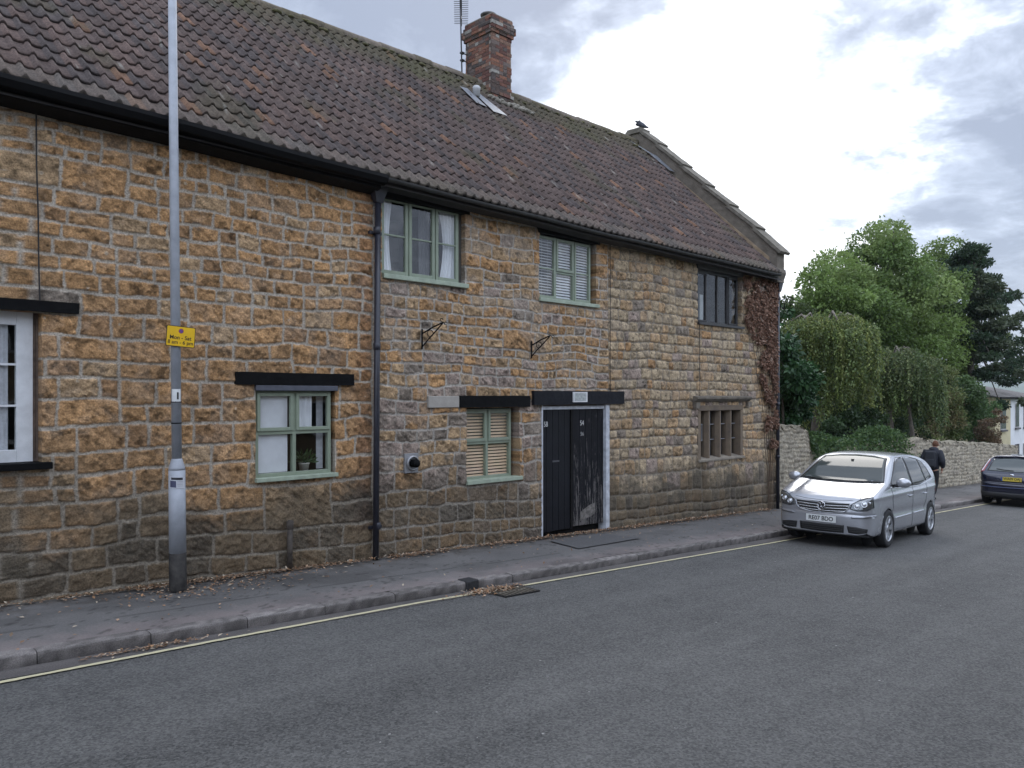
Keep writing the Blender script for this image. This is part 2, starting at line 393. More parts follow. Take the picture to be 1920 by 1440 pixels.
# yellow line
M_yel = pm('road_paint_yellow', (.55, .50, .31), .8, var=.25, vscale=14, bump=.3, bscale=90, col2=(.46, .42, .28))
def line(name, x0, x1, yf, w, mat):
    xs = np.arange(x0, x1, .04); n = len(xs)
    jit = (fbm(xs * 14, xs * 0, 31, 2) - .5) * .012; jit2 = (fbm(xs * 17, xs * 0 + 9, 35, 2) - .5) * .012
    V = np.zeros((n, 2, 3)); V[:, 0, 0] = xs; V[:, 1, 0] = xs; V[:, 0, 1] = yf(xs) - w / 2 + jit; V[:, 1, 1] = yf(xs) + w / 2 + jit2
    for k in (0, 1): V[:, k, 2] = g(xs) + .0115
    return tag(mk(name, V.reshape(-1, 3), gridfaces(n, 2), mat), kind='structure')
line('yellow_line', -8, 6.62, yel_y, .056, M_yel); line('yellow_line', 7.42, 32, yel_y, .056, M_yel)
# opposite pavement behind the camera
sheet('opposite_pavement', np.arange(-30, 60, 1.0), lambda X, T: -3.9 + 2.3 * T, 4, .12, pm('far_tarmac', (.11, .11, .112), .9, bump=.3), .01, 3)
# storm drain
M_iron = pm('cast_iron', (.035, .033, .032), .55, .6, .3, 30, .4, 60)
dr = empty('drain_grate', (7.05, 7.17, gz(7.05)), 'rusty iron drain grate set in the road beside the kerb, half covered by leaves', 'drain')
Mr = Matrix.Translation((7.05, 7.17, gz(7.05) + .0135)) @ Matrix.Rotation(.038, 4, 'Y') @ Matrix.Rotation(-.02, 4, 'Z')
m = MB(); w_, h_ = .30, .2
m.box(-w_, w_, -h_, -h_ + .03, -.006, .006, Mr); m.box(-w_, w_, h_ - .03, h_, -.006, .006, Mr); m.box(-w_, -w_ + .03, -h_ + .03, h_ - .03, -.006, .006, Mr); m.box(w_ - .03, w_, -h_ + .03, h_ - .03, -.006, .006, Mr)
m.build('frame', M_iron, dr)
m = MB()
for i in range(9):
    xx = -w_ + .055 + i * .0612
    m.box(xx, xx + .022, -h_ + .03, h_ - .03, -.003, .005, Mr)
m.box(-w_ + .03, w_ - .03, -.012, .012, -.003, .0055, Mr)
m.build('grille_bars', pm('worn_iron', (.17, .15, .12), .6, .5, .3, 20), dr)
MB().box(-w_ + .02, w_ - .02, -h_ + .02, h_ - .02, -.0075, -.0045, Mr).build('pit', pm('drain_black', (.006, .006, .006), .9), dr)
# dark drain outlet block in kerb
ob = MB(); ko = float(kerbY(6.72))
ob.box(6.62, 6.82, ko - .03, ko + .17, gz(6.72) - .02, gz(6.72) + PH + .012)
tag(ob.build('kerb_drain_outlet', pm('outlet_black', (.02, .02, .022), .7, var=.3, vscale=30, bump=.5), bev=.015), 'small black drain outlet block let into the kerb above the grate', 'drain outlet')

# ================================================================== stone walls
def gen_stones(u0, u1, v0, v1, rng, hr, ar, rows=(1, 2), pw=(.6, 1.5), hfun=None):
    R = []; v = v0
    while v < v1:
        hs = hfun(v) if hfun else 1.0
        n = rng.choice(rows); H = sum(rng.uniform(*hr) * hs for _ in range(n)); u = u0
        while u < u1 - .02:
            Wp = min(rng.uniform(*pw), u1 - u)
            if u1 - (u + Wp) < .25: Wp = u1 - u
            k = max(1, rng.choice([n, n, n, n + 1 if H / (n + 1) > hr[0] * hs * .8 else n, max(1, n - 1) if H / max(1, n - 1) < hr[1] * hs * 1.7 else n]))
            cuts = [0] + sorted((i + rng.uniform(-.18, .18)) / k for i in range(1, k)) + [1]
            for i in range(k):
                a, b = v + H * cuts[i], v + H * cuts[i + 1]; hh = b - a; uu = u
                while uu < u + Wp - .005:
                    w = hh * rng.uniform(*ar)
                    if u + Wp - (uu + w) < hh * ar[0] * .7: w = u + Wp - uu
                    w = min(w, u + Wp - uu); R.append((uu, uu + w, a, b)); uu += w
            u += Wp
        v += H
    return np.array(R)
def stone_lookup(rects, U, Vv, u0, v0, u1, v1, res=.008):
    nu = int((u1 - u0) / res) + 2; nv = int((v1 - v0) / res) + 2
    gid = np.zeros((nu, nv), np.int32)
    for i, (a, b, c, d) in enumerate(rects):
        gid[max(0, int((a - u0) / res)):int((b - u0) / res) + 1, max(0, int((c - v0) / res)):int((d - v0) / res) + 1] = i
    iu = np.clip(((U - u0) / res).astype(int), 0, nu - 1); iv = np.clip(((Vv - v0) / res).astype(int), 0, nv - 1)
    return gid[iu, iv]
def stone_sd(rects, ids, U, Vv, R=.03):
    r = rects[ids]; du = np.minimum(U - r[..., 0], r[..., 1] - U); dv = np.minimum(Vv - r[..., 2], r[..., 3] - Vv)
    q = np.hypot(np.maximum(R - du, 0), np.maximum(R - dv, 0))
    return np.where((du < R) & (dv < R), R - q, np.minimum(du, dv))
def seg_lin(pts, step):
    out_ = []
    for a, b in zip(pts[:-1], pts[1:]):
        st = step((a + b) / 2) if callable(step) else step
        n = max(1, int(math.ceil((b - a) / st))); out_.append(np.linspace(a, b, n + 1)[:-1])
    return np.concatenate(out_ + [[pts[-1]]])

# ================================================================== the stone house
house = empty('stone_house', (9, 11.5, -.3), 'long two storey house of golden brown stone with a pantiled roof along the pavement', 'house')
def eZ(x): return np.interp(x, [-6, 1.9, 6.44, 11.56, 17.8, 20], [5.54, 5.395, 5.275, 5.19, 5.155, 5.145])
OPEN = [(-.2, 2.39, 1.47, 3.085), (4.80, 5.975, 1.12, 2.34), (6.74, 8.34, 3.90, 5.14), (8.36, 9.56, .78, 2.005), (10.10, 11.97, -.6, 2.04), (10.03, 11.58, 3.85, 5.10), (15.0, 16.86, 3.76, 5.06), (15.03, 16.92, .77, 1.98)]
XB = sorted(set([-2.0, 18.58, 6.6, 11.94] + [v for o in OPEN for v in o[:2]])); XB = [x for x in XB if x <= 18.58]
ZB = sorted(set([-.95, 5.5] + [round(v, 3) for o in OPEN for v in o[2:]]))
def merge(L, eps=.012):
    r = [L[0]]
    for v in L[1:]:
        if v - r[-1] > eps: r.append(v)
    return r
xs = seg_lin(XB, lambda x: .05 if x < 1.2 else (.0115 if x < 6.6 else (.0135 if x < 12 else .017)))
zs = seg_lin(ZB, .0125)
X, Z = np.meshgrid(xs, zs, indexing='ij')
rs = random.Random(11)
# courses follow the hill near the ground; joints wander
Wx = X + (fbm(X * 2.2, Z * 2.2, 1, 3) - .5) * .07 + (fbm(X * 11, Z * 11, 2, 2) - .5) * .014
low = sstep(1.6, .1, Z - g(X) * .6)
Wz = Z - low * g(X) * .9 + (fbm(X * 1.1, Z * 1.4, 3, 3) - .5) * .15 + (fbm(X * 3.1, Z * 2.6, 5, 2) - .5) * .022 + (fbm(X * 10, Z * 10, 4, 2) - .5) * .012 + (X > 6.6) * .012 * (X - 9)
Wz = np.where(X > 11.94, Z - low * g(X) * .9 + (fbm(X * .9, Z * 1.1, 6, 3) - .5) * .10 + (fbm(X * 3.5, Z * 3, 5, 2) - .5) * .025 + (fbm(X * 10, Z * 10, 4, 2) - .5) * .018, Wz)
ids = np.zeros(X.shape, int); sd = np.zeros(X.shape); allr = []; off = 0
zones = [(-2.3, 6.6, (.162, .225), (1.15, 2.4), (1, 2, 2), (.8, 1.9), lambda v: 1.28 if v < 3.1 else .95),
         (6.6, 11.94, (.145, .21), (1.15, 2.5), (1, 1, 2), (.8, 1.8), lambda v: 1.15 if v < 2 else (.95 if v < 3.7 else 1.2)),
         (11.94, 18.9, (.165, .225), (.95, 2.1), (1,), (.6, 1.4), None)]
for k, (u0, u1, hr, ar, rw, pw, hf) in enumerate(zones):
    rc = gen_stones(u0, u1, -1.4, 6.2, rs, hr, ar, rw, pw, hf)
    msk = (X >= u0) & (X < u1 if k < 2 else X < 99)
    U = np.clip(Wx[msk], u0 + .004, u1 - .004); Vv = Wz[msk]
    i_ = stone_lookup(rc, U, Vv, u0, -1.4, u1, 6.2)
    sd[msk] = stone_sd(rc, i_, U, Vv, .05 if k == 2 else .03); ids[msk] = i_ + off; allr.append(rc); off += len(rc)
rnd = np.random.RandomState(3)
r1 = rnd.rand(off)[ids]; r2 = rnd.rand(off)[ids]; r3 = rnd.rand(off)[ids]; r4 = rnd.rand(off)[ids]
z1 = X < 6.6; z3 = X > 11.94; z2 = ~z1 & ~z3
gap = np.where(z1, .0155, np.where(z2, .0125, .0085)) * (.75 + .7 * fbm(X * 5, Z * 5, 41, 3))
s_ = sd - gap + (fbm(X * 24, Z * 24, 43, 3) - .5) * .016
mort = 1 - sstep(-.004, .005, s_)                       # 1 = mortar
rough = fbm(X * 16 + r1 * 40, Z * 16 + r2 * 40, 7, 4) - .5
chis = fbm((X * .8 + Z) * 26 + r3 * 30, (X - Z * .7) * 7 + r1 * 30, 9, 3) - .5
big = fbm(X * 5 + r4 * 50, Z * 5, 13, 3) - .5
hst = np.where(z3, .020 * sstep(-.006, .04, s_) + .018 * rough + .010 * big, .010 * sstep(-.003, .011, s_) + .036 * rough + .030 * chis * (r2 > .35) + .018 * big + .006)
hst = hst + (r4 - .5) * np.where(z3, .012, .010) * (1 - mort)
hm = np.where(z3, -.010, .001) + (fbm(X * 8, Z * 8, 19, 3) - .5) * .008
h = hst * (1 - mort) + hm * mort
bulge = (fbm(X * .5, Z * .5, 71, 2) - .5) * .05
h = h + bulge
zz_top = eZ(X) + .12
Zc = np.minimum(Z, zz_top)
V = np.stack([X, YW - h, Zc], -1)
# --- colour
amber = np.array((.410, .238, .112)); tan = np.array((.385, .262, .150)); brown = np.array((.30, .178, .092)); grey = np.array((.215, .175, .138)); pink = np.array((.30, .232, .19)); buff = np.array((.385, .298, .195)); ochre = np.array((.365, .218, .108))
def pick(r, cols, w):
    w = np.cumsum(np.array(w) / sum(w)); out_ = np.zeros(r.shape + (3,))
    lo = 0
    for c, hi in zip(cols, w):
        mk_ = (r >= lo) & (r <= hi); out_[mk_] = c; lo = hi
    return out_
c1 = pick(r1, [amber, tan, ochre, brown, grey], [6, 1.8, 5, 1.6, .15])
c2 = pick(r1, [amber, tan, pink, grey, ochre], [2.2, 4.4, 1.6, .7, 2.6])
c3 = pick(r1, [buff, tan, ochre, pink, grey], [6, 3.4, .6, 1.0, .6])
C = np.where(z1[..., None], c1, np.where(z2[..., None], c2, c3))
nn = fbm(X * 7 + r3 * 9, Z * 7, 61, 4)
C = C * (.74 + .52 * nn + .18 * (r2 - .5))[..., None]
C = C * (1 + 1.1 * np.clip(rough, -.3, .3) + .8 * np.clip(chis, -.3, .3))[..., None]       # relief shade put into the colour: hollows darker, high spots lighter
vein = sstep(.60, .72, fbm(X * 12 + r2 * 9, Z * 15, 63, 4))
C = C * (1 - .55 * vein)[..., None]
# grey weathered skins on some stones of the middle part
sk = sstep(.50, .60, fbm(X * 3.2, Z * 3.2, 65, 4)) * np.where(z2, .38, np.where(z1, .16, .22))
C = C * (1 - sk[..., None]) + np.array((.36, .305, .25)) * (.7 + .6 * nn)[..., None] * sk[..., None]
# grime
gh = Z - g(X)
gr = sstep(1.70, .55, gh + (fbm(X * 1.2, Z * 1.6, 67, 4) - .5) * 1.5) * np.where(z1, 1.0, np.where(z2, .8, .85))
band = z3 * np.exp(-((gh - .95) ** 2) / .12) * sstep(.35, .6, fbm(X * 2.5, Z * 3, 68, 3)) * .5
gr = np.clip(gr + band, 0, .93)
gcol = np.where((r2 > .5)[..., None], np.array((.088, .076, .058)), np.array((.130, .100, .066))) * (.55 + .9 * fbm(X * 9, Z * 9, 69, 4))[..., None]
C = C * (1 - gr[..., None]) + gcol * gr[..., None]
# darker vertical bands beside the two downpipes
dp = np.exp(-((X - 6.45) / .16) ** 2) * .45 * (Z > .3); C = C * (1 - dp[..., None] * np.array((.55, .65, .6)))
dp = np.exp(-((X - 18.3) / .25) ** 2) * .5; C = C * (1 - dp[..., None] * .5)
mc = np.where(z1[..., None], np.array((.400, .352, .290)), np.where(z2[..., None], np.array((.385, .350, .305)), np.array((.26, .222, .175)))) * (.75 + .5 * fbm(X * 6, Z * 6, 81, 4))[..., None]
mg = np.clip(gr * .75, 0, 1); mc = mc * (1 - mg[..., None]) + np.array((.17, .145, .11)) * mg[..., None]
C = C * (1 - mort[..., None]) + mc * mort[..., None]
# pale lichen spots
lx, lz = X * 5.2, Z * 5.2; cxn = np.floor(lx); czn = np.floor(lz)
ox = _h(cxn, czn, 91); oz = _h(cxn, czn, 92); rad = .04 + .07 * _h(cxn, czn, 93); dd = np.hypot(lx - cxn - .2 - .6 * ox, lz - czn - .2 - .6 * oz)
sp = (dd < rad * (1 + .5 * (vnoise(X * 60, Z * 60, 5) - .5))) & (_h(cxn, czn, 94) > .80) & z1 & (Z > 1.9)
C[sp] = C[sp] * .45 + np.array((.46, .42, .34)) * .55
C = np.clip(C, .012, .7)
# --- faces with the openings left out
nx, nz = X.shape
keep = np.ones((nx - 1, nz - 1), bool); xc = (xs[:-1] + xs[1:]) / 2; zc = (zs[:-1] + zs[1:]) / 2
boxes = []
for (a, b_, c_, d_) in OPEN:
    keep[np.ix_((xc > a) & (xc < b_), (zc > c_) & (zc < d_))] = False
keep &= (zc[None, :] > (g(xc) - .12)[:, None]) & (zc[None, :] < (eZ(xc) + .16)[:, None])
fa = gridfaces(nx, nz)[keep.ravel()]
Vf = V.reshape(-1, 3); Cf = C.reshape(-1, 3)
# reveals
ev = []; ef = []; ec = []; nb0 = len(Vf)
def add_rev(idx, depth, flip):
    n = len(ev); k = len(idx)
    for i in idx: ev.append(Vf[i]); ec.append(Cf[i] * .9)
    for i in idx: p = Vf[i].copy(); p[1] = YW + depth; ev.append(p); ec.append(Cf[i] * .9)
    for a in range(k - 1):
        q = (n + a, n + a + 1, n + k + a + 1, n + k + a); ef.append(q[::-1] if flip else q)
for (a, b_, c_, d_) in OPEN:
    ia = int(np.abs(xs - a).argmin()); ib = int(np.abs(xs - b_).argmin()); ja = int(np.abs(zs - c_).argmin()); jb = int(np.abs(zs - d_).argmin())
    add_rev([ia * nz + j for j in range(ja, jb + 1)], .24, False); add_rev([ib * nz + j for j in range(ja, jb + 1)], .24, True)
    add_rev([i * nz + ja for i in range(ia, ib + 1)], .24, True); add_rev([i * nz + jb for i in range(ia, ib + 1)], .24, False)
VV = np.concatenate([Vf, np.array(ev)]); CC = np.concatenate([Cf, np.array(ec)]); FF = np.concatenate([fa, np.array(ef) + nb0])
M_stone = pv('ironstone_masonry', .93, .62, 48, 1.0, 60, .016, .25)
mk('wall', VV, FF, M_stone, house, smooth=True, cols=CC)
# plain stone of the hidden sides
M_plain = pm('rubble_plain', (.27, .2, .13), .95, var=.3, vscale=4, bump=.8, bscale=12, bdist=.03)
m = MB(); m.box(-2, 18.2, 17.6, 17.9, -1.2, 5.3); m.build('rear_wall', M_plain, house)
m = MB(); m.prism([(9.56, -1.0), (9.56, 5.6), (13.6, 9.3), (17.9, 5.5), (17.9, -1.0)], 18.22, 18.56, Matrix(((0, 1, 0, 0), (1, 0, 0, 0), (0, 0, 1, 0), (0, 0, 0, 1)))); m.build('gable_wall', M_plain, house)

# ---------------------------------------------------------------- roof of single-roll clay tiles
RY0, RY1, RZ1 = 9.21, 13.62, 9.36
TW, GA = .178, .31
def roof(name, x0, x1, front=True):
    ncol = int((x1 - x0) / TW); spt = 9
    xs_ = np.arange(ncol * spt + 1) * (TW / spt) + x0; ph = (np.arange(ncol * spt + 1) % spt) / spt; tid = np.arange(ncol * spt + 1) // spt
    prof = np.where(ph < .40, .042 * np.sin(np.pi * np.clip(ph / .40, 0, 1)) ** .7, .004 * np.cos((ph - .40) / .60 * 2 * np.pi) - .004)
    rn = np.random.RandomState(8 if front else 9)
    z0 = eZ(xs_); dy = RY1 - RY0; dz = RZ1 - z0; L = np.hypot(dy, dz); nrow = 19
    ny_ = -dz / L; nz_ = dy / L
    Vs = []; Fs = []; Cs = []; off_ = 0; ga = L / nrow
    sag = (fbm(xs_ * .35, xs_ * 0, 5, 3) - .5) * .10
    for r in range(nrow):
        rt = rn.rand(ncol + 2); rl = (rn.rand(ncol + 2) - .5); ru = rn.rand(ncol + 2); rk = rn.rand(ncol + 2)
        tj = tid % (ncol + 2)
        lift = .007 * (rk[tj] - .5) * 2
        slide = rl[tj] * .014
        rows_ = []
        # lower lip (vertical), surface up the slope tucked under the next course
        for q, (sv, hv) in enumerate(((0., .000), (0.004, .022), (.03, .031), (.5, .018), (1.02, .002))):
            s_a = (r + sv) * ga + slide * (sv < .9); hh = hv + prof * (.96 if q else .55) + lift * (sv < .6) + sag * np.sin(np.pi * (r + sv) / nrow)
            if r == 0 and q == 0: hh = hh - .006
            y = RY0 + s_a / L * dy + ny_ * hh; z = z0 + s_a / L * dz + nz_ * hh
            rows_.append(np.stack([xs_, y, z], -1))
        A = np.stack(rows_, 1)           # nx,5,3
        Vs.append(A.reshape(-1, 3)); Fs.append(gridfaces(len(xs_), 5, off_)); off_ += len(xs_) * 5
        t = rt[tj]
        base = np.where((t < .55)[:, None], np.array((.108, .079, .073)), np.where((t < .74)[:, None], np.array((.124, .086, .077)), np.where((t < .972)[:, None], np.array((.086, .070, .069)), np.array((.185, .105, .072)))))
        base = base * (.82 + .36 * ru[tj])[:, None]
        sy = (r + np.array([0, 0, .03, .5, 1.0])) * .35
        XX = xs_[:, None] + 0 * sy[None]; SS = 0 * xs_[:, None] + sy[None]
        c = np.repeat(base[:, None, :], 5, 1)
        n_ = fbm(XX * 2.5, SS * 2.5, 15, 4); c = c * (.8 + .4 * n_)[..., None]
        mo = sstep(.63, .75, fbm(XX * 1.3 + 9, SS * 1.1, 16, 4)) * .4 + sstep(5.7, 6.6, SS + fbm(XX * 2, SS, 18, 3) * 1.2) * .6
        mo = np.clip(mo, 0, .85); c = c * (1 - mo[..., None]) + np.array((.085, .080, .045)) * mo[..., None]
        li = (vnoise(XX * 31, SS * 31, 12) > .955) | (vnoise(XX * 13 + 4, SS * 17, 14) > .985); c[li] = c[li] * .45 + np.array((.36, .34, .31)) * .55
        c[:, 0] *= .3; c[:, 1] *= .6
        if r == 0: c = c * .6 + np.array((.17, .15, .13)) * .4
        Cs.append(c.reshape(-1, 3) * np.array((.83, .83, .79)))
    V_ = np.concatenate(Vs)
    if not front: V_[:, 1] = 2 * RY1 - V_[:, 1]
    return mk(name, V_, np.concatenate(Fs), M_tile, house, smooth=False, cols=np.concatenate(Cs))
M_tile = pv('clay_roof_tile', .9, .55, 30, .6, 60, .008, .25)
roof_o = roof('roof', -5.0, 18.3)
M_slab = pm('roof_underlay', (.03, .026, .024), .95)
# back slope, plain (never seen closely)
m = MB(); m.quad((-5, RY1, RZ1 - .02), (18.3, RY1, RZ1 - .02), (18.3, 18.1, 5.1), (-5, 18.1, 5.1)); m.build('rear_roof', pm('rear_tiles', (.10, .07, .06), .9, var=.3, vscale=5, bump=.6, bscale=8), house)
m = MB(); m.quad((-5, RY0 + .03, 5.30), (-5, RY1, RZ1 - .09), (18.3, RY1, RZ1 - .09), (18.3, RY0 + .03, 4.98)); m.build('roof_underlay', M_slab, house)
# ridge tiles, mossy
M_ridge = pv('ridge_tile', .95, .4, 14, .6, 60, .01)
V = []; F = []; C = []; x = -5.0; rg = random.Random(4)
while x < 18.2:
    L = .44; x1 = min(x + L + .012, 18.28); r0 = .125 + rg.uniform(-.004, .006); dz = rg.uniform(-.012, .012) + .02 * math.sin(x * .7); base = len(V); K = 11
    col = np.array(rg.choice([(.125, .105, .075), (.15, .125, .10), (.10, .085, .055), (.17, .14, .11)]))
    for i, q in enumerate((x, x + .01, x1 - .01, x1)):
        rr_ = r0 - (.01 if i in (0, 3) else 0)
        for k in range(K):
            a = math.pi * (k / (K - 1)) * 1.16 - .25
            V.append((q, RY1 - math.cos(a) * rr_ * 1.2, RZ1 - .055 + dz + math.sin(a) * rr_)); C.append(col * rg.uniform(.8, 1.2))
    for i in range(3):
        for k in range(K - 1): F.append((base + i * K + k, base + (i + 1) * K + k, base + (i + 1) * K + k + 1, base + i * K + k + 1))
    x += L
mk('ridge_tiles', V, F, M_ridge, house, smooth=True, cols=np.array(C))
# moss cushions and mortar along the ridge
V = []; rgm = np.random.RandomState(6); mm = MB()
for i in range(95):
    xx = rgm.uniform(-3, 18); 
    if 11.9 < xx < 13.4: continue
    yy = RY1 - .15 - rgm.exponential(.10); zz_ = RZ1 - .10 - (RY1 - .15 - yy) * .92
    r = rgm.uniform(.025, .07); mm.ell((xx, yy, zz_ + .02), (r * rgm.uniform(1, 2.5), r, r * .55), 7, 5)
o = mm.build('ridge_moss', pm('moss', (.058, .054, .028), .98, var=.4, vscale=12, bump=.9, bscale=60, col2=(.13, .12, .055)), house, smooth=True); tag(o, kind='stuff')
# ---------------------------------------------------------------- gutters and eaves boards
M_black = pm('black_paint', (.004, .004, .0045), .65, spec=.12, var=.3, vscale=9, bump=.15, bscale=25)
M_blackm = pm('black_paint_matt', (.006, .0055, .0055), .75, spec=.2, var=.4, vscale=8, bump=.35, bscale=30)
V = []; m = MB()
def strip_along(m, x0, x1, poly, step=.5):
    n = max(2, int((x1 - x0) / step)); X_ = np.linspace(x0, x1, n + 1); k = len(poly); base = len(m.v)
    for q in X_:
        e_ = float(eZ(q)) + .006 * math.sin(q * 2.1)
        for (yy, dz_) in poly: m.v.append((q, yy, e_ + dz_))
    for i in range(n):
        for j in range(k):
            j2 = (j + 1) % k; m.f.append((base + i * k + j, base + i * k + j2, base + (i + 1) * k + j2, base + (i + 1) * k + j))
    m.f.append(tuple(base + j for j in range(k))[::-1]); m.f.append(tuple(base + n * k + j for j in range(k)))
# deep ogee-like gutter over the left part
strip_along(m, -3, 6.58, [(9.15, .0), (9.14, -.05), (9.17, -.115), (9.24, -.13), (9.29, -.13), (9.29, -.02), (9.275, -.02), (9.275, -.10), (9.19, -.10), (9.165, -.02)])
m.build('gutter', M_black, house, smooth=False)
m = MB(); strip_along(m, -3, 6.56, [(9.30, .02), (9.30, -.17), (9.52, -.22), (9.52, .02)]); m.build('soffit_board', M_blackm, house)
m = MB()
hr_ = [(9.21 - .048 * math.cos(a), -.03 - .050 * math.sin(a)) for a in np.linspace(0, math.pi, 8)]
strip_along(m, 6.60, 18.1, hr_ + [(p[0] * .93 + 9.21 * .07, p[1] * .92 - .001) for p in hr_[::-1]]); m.build('gutter', pm('gutter_grey_black', (.035, .034, .033), .6, var=.4, vscale=10), house)
m = MB(); strip_along(m, 6.60, 18.15, [(9.28, .01), (9.28, -.10), (9.50, -.13), (9.50, .01)]); m.build('soffit_board', pm('dark_board', (.03, .028, .026), .8, var=.3, vscale=9), house)
# ---------------------------------------------------------------- gable parapet with coping slabs
M_par = pm('lichened_render', (.105, .088, .070), .95, var=.4, vscale=5, bump=.9, bscale=45, bdist=.012, col2=(.18, .155, .125))
swap = Matrix(((0, 1, 0, 0), (1, 0, 0, 0), (0, 0, 1, 0), (0, 0, 0, 1)))
m = MB(); m.prism([(9.36, 4.98), (9.36, 5.72), (9.98, 6.37), (10.72, 7.06), (11.42, 7.71), (12.12, 8.37), (12.9, 9.11), (13.45, 9.60), (13.85, 9.60), (18.1, 5.4), (18.1, 5.0), (13.62, 9.05), (9.5, 5.18), (9.5, 4.98)], 18.24, 18.60, swap)
m.build('parapet', M_par, house, bev=.02)
m = MB()
cps = [(9.34, 5.66), (9.98, 6.34), (10.72, 7.03), (11.42, 7.68), (12.12, 8.34), (12.90, 9.08), (13.50, 9.62)]
for i in range(6):
    (y0, z0_), (y1, z1_) = cps[i], cps[i + 1]; d = Vector((0, y1 - y0, z1_ - z0_)).normalized(); n_ = Vector((0, -d.z, d.y)); tk = .075
    o_ = .035
    a = [(y0 - d.y * .05 + n_.y * o_, z0_ - d.z * .05 + n_.z * o_), (y1 + n_.y * -.012, z1_ + n_.z * -.012)]
    a += [(a[1][0] + n_.y * tk, a[1][1] + n_.z * tk), (a[0][0] + n_.y * tk, a[0][1] + n_.z * tk)]
    m.prism(a, 18.17 + .01 * (i % 2), 18.67 - .008 * (i % 3), swap)
m.box(18.18, 18.66, 13.42, 13.86, 9.565, 9.70)
for i in range(3): pass
m.prism([(13.86, 9.60), (13.86, 9.69), (18.2, 5.45), (18.2, 5.36)], 18.18, 18.66, swap)
m.build('coping', pm('coping_stone', (.095, .085, .068), .95, var=.4, vscale=7, bump=.9, bscale=40, bdist=.012, col2=(.19, .168, .135)), house, bev=.015)
m = MB(); m.prism([(9.30, 5.20), (9.36, 5.04), (9.52, 4.92), (9.52, 5.3), (9.32, 5.3)], 18.26, 18.61, swap); m.build('kneeler', M_par, house, bev=.02)
# lead flashing near the parapet
M_lead = pm('lead', (.20, .21, .23), .5, .4, .25, 9, .3, 30)
m = MB(); dzr = (RZ1 - 5.13) / (RY1 - RY0)
def roofpt(x, y, h=.06): return (x, y - h * .68, RZ1 - (RY1 - y) * (RZ1 - float(eZ(x))) / (RY1 - RY0) + h * .73)
m.quad(roofpt(17.35, 13.45, .075), roofpt(17.50, 13.38, .075), roofpt(18.16, 12.75, .09), roofpt(18.12, 13.0, .09))
m.quad(roofpt(17.95, 12.95, .078), roofpt(18.05, 12.4, .078), roofpt(18.2, 12.35, .10), roofpt(18.16, 12.95, .11))
m.build('flashing', M_lead, house)
# roof vent with lead flashing left of chimney
m = MB(); vx, vy = 11.5, 12.62
m.quad(roofpt(11.12, 12.95, .072), roofpt(11.15, 12.45, .072), roofpt(11.42, 12.42, .072), roofpt(11.36, 12.97, .072))
m.quad(roofpt(11.44, 12.93, .078), roofpt(11.50, 12.30, .078), roofpt(11.92, 12.32, .078), roofpt(11.66, 12.93, .078))
m.build('flashing', M_lead, house)
p0 = Vector(roofpt(11.46, 12.78, .05)); m = MB(); m.lathe([(.0, .0), (.075, .0), (.075, .14), (.085, .15), (.085, .2), (.06, .225), (0, .23)], Matrix.Translation(p0), 16)
m.build('roof_vent', pm('vent_grey', (.42, .42, .42), .6), house, smooth=True)

# ---------------------------------------------------------------- chimney
CX0, CX1, CY0, CY1 = 12.30, 12.92, 13.16, 14.06
ch = mk('chimney', [(0, 0, 0)] * 3, [(0, 1, 2)], pm('chimney_mortar', (.26, .225, .19), .95, var=.3, vscale=20, bump=.5), house)
mcore = MB(); mcore.box(CX0 + .008, CX1 - .008, CY0 + .008, CY1 - .008, 8.0, 10.72); mcore.box(CX0 - .05, CX1 + .05, CY0 - .05, CY1 + .05, 10.475, 10.66)
me_ = bpy.data.meshes.new('chimney'); me_.from_pydata(mcore.v, [], mcore.f); me_.materials.append(ch.data.materials[0]); ch.data = me_
V = []; F = []; C = []; rb = random.Random(12)
def brick(x0, x1, y0, y1, z0, z1, col):
    n = len(V)
    for z in (z0, z1):
        for y in (y0, y1):
            for x in (x0, x1): V.append((x, y, z)); C.append(np.array(col))
    for q in ((0, 2, 3, 1), (4, 5, 7, 6), (0, 1, 5, 4), (2, 6, 7, 3), (0, 4, 6, 2), (1, 3, 7, 5)): F.append(tuple(n + i for i in q))
bc = [(.17, .080, .058), (.125, .062, .050), (.20, .095, .062), (.10, .072, .062), (.13, .10, .088), (.20, .12, .088), (.08, .065, .060)]
z = 8.35; row = 0; ch_ = .082
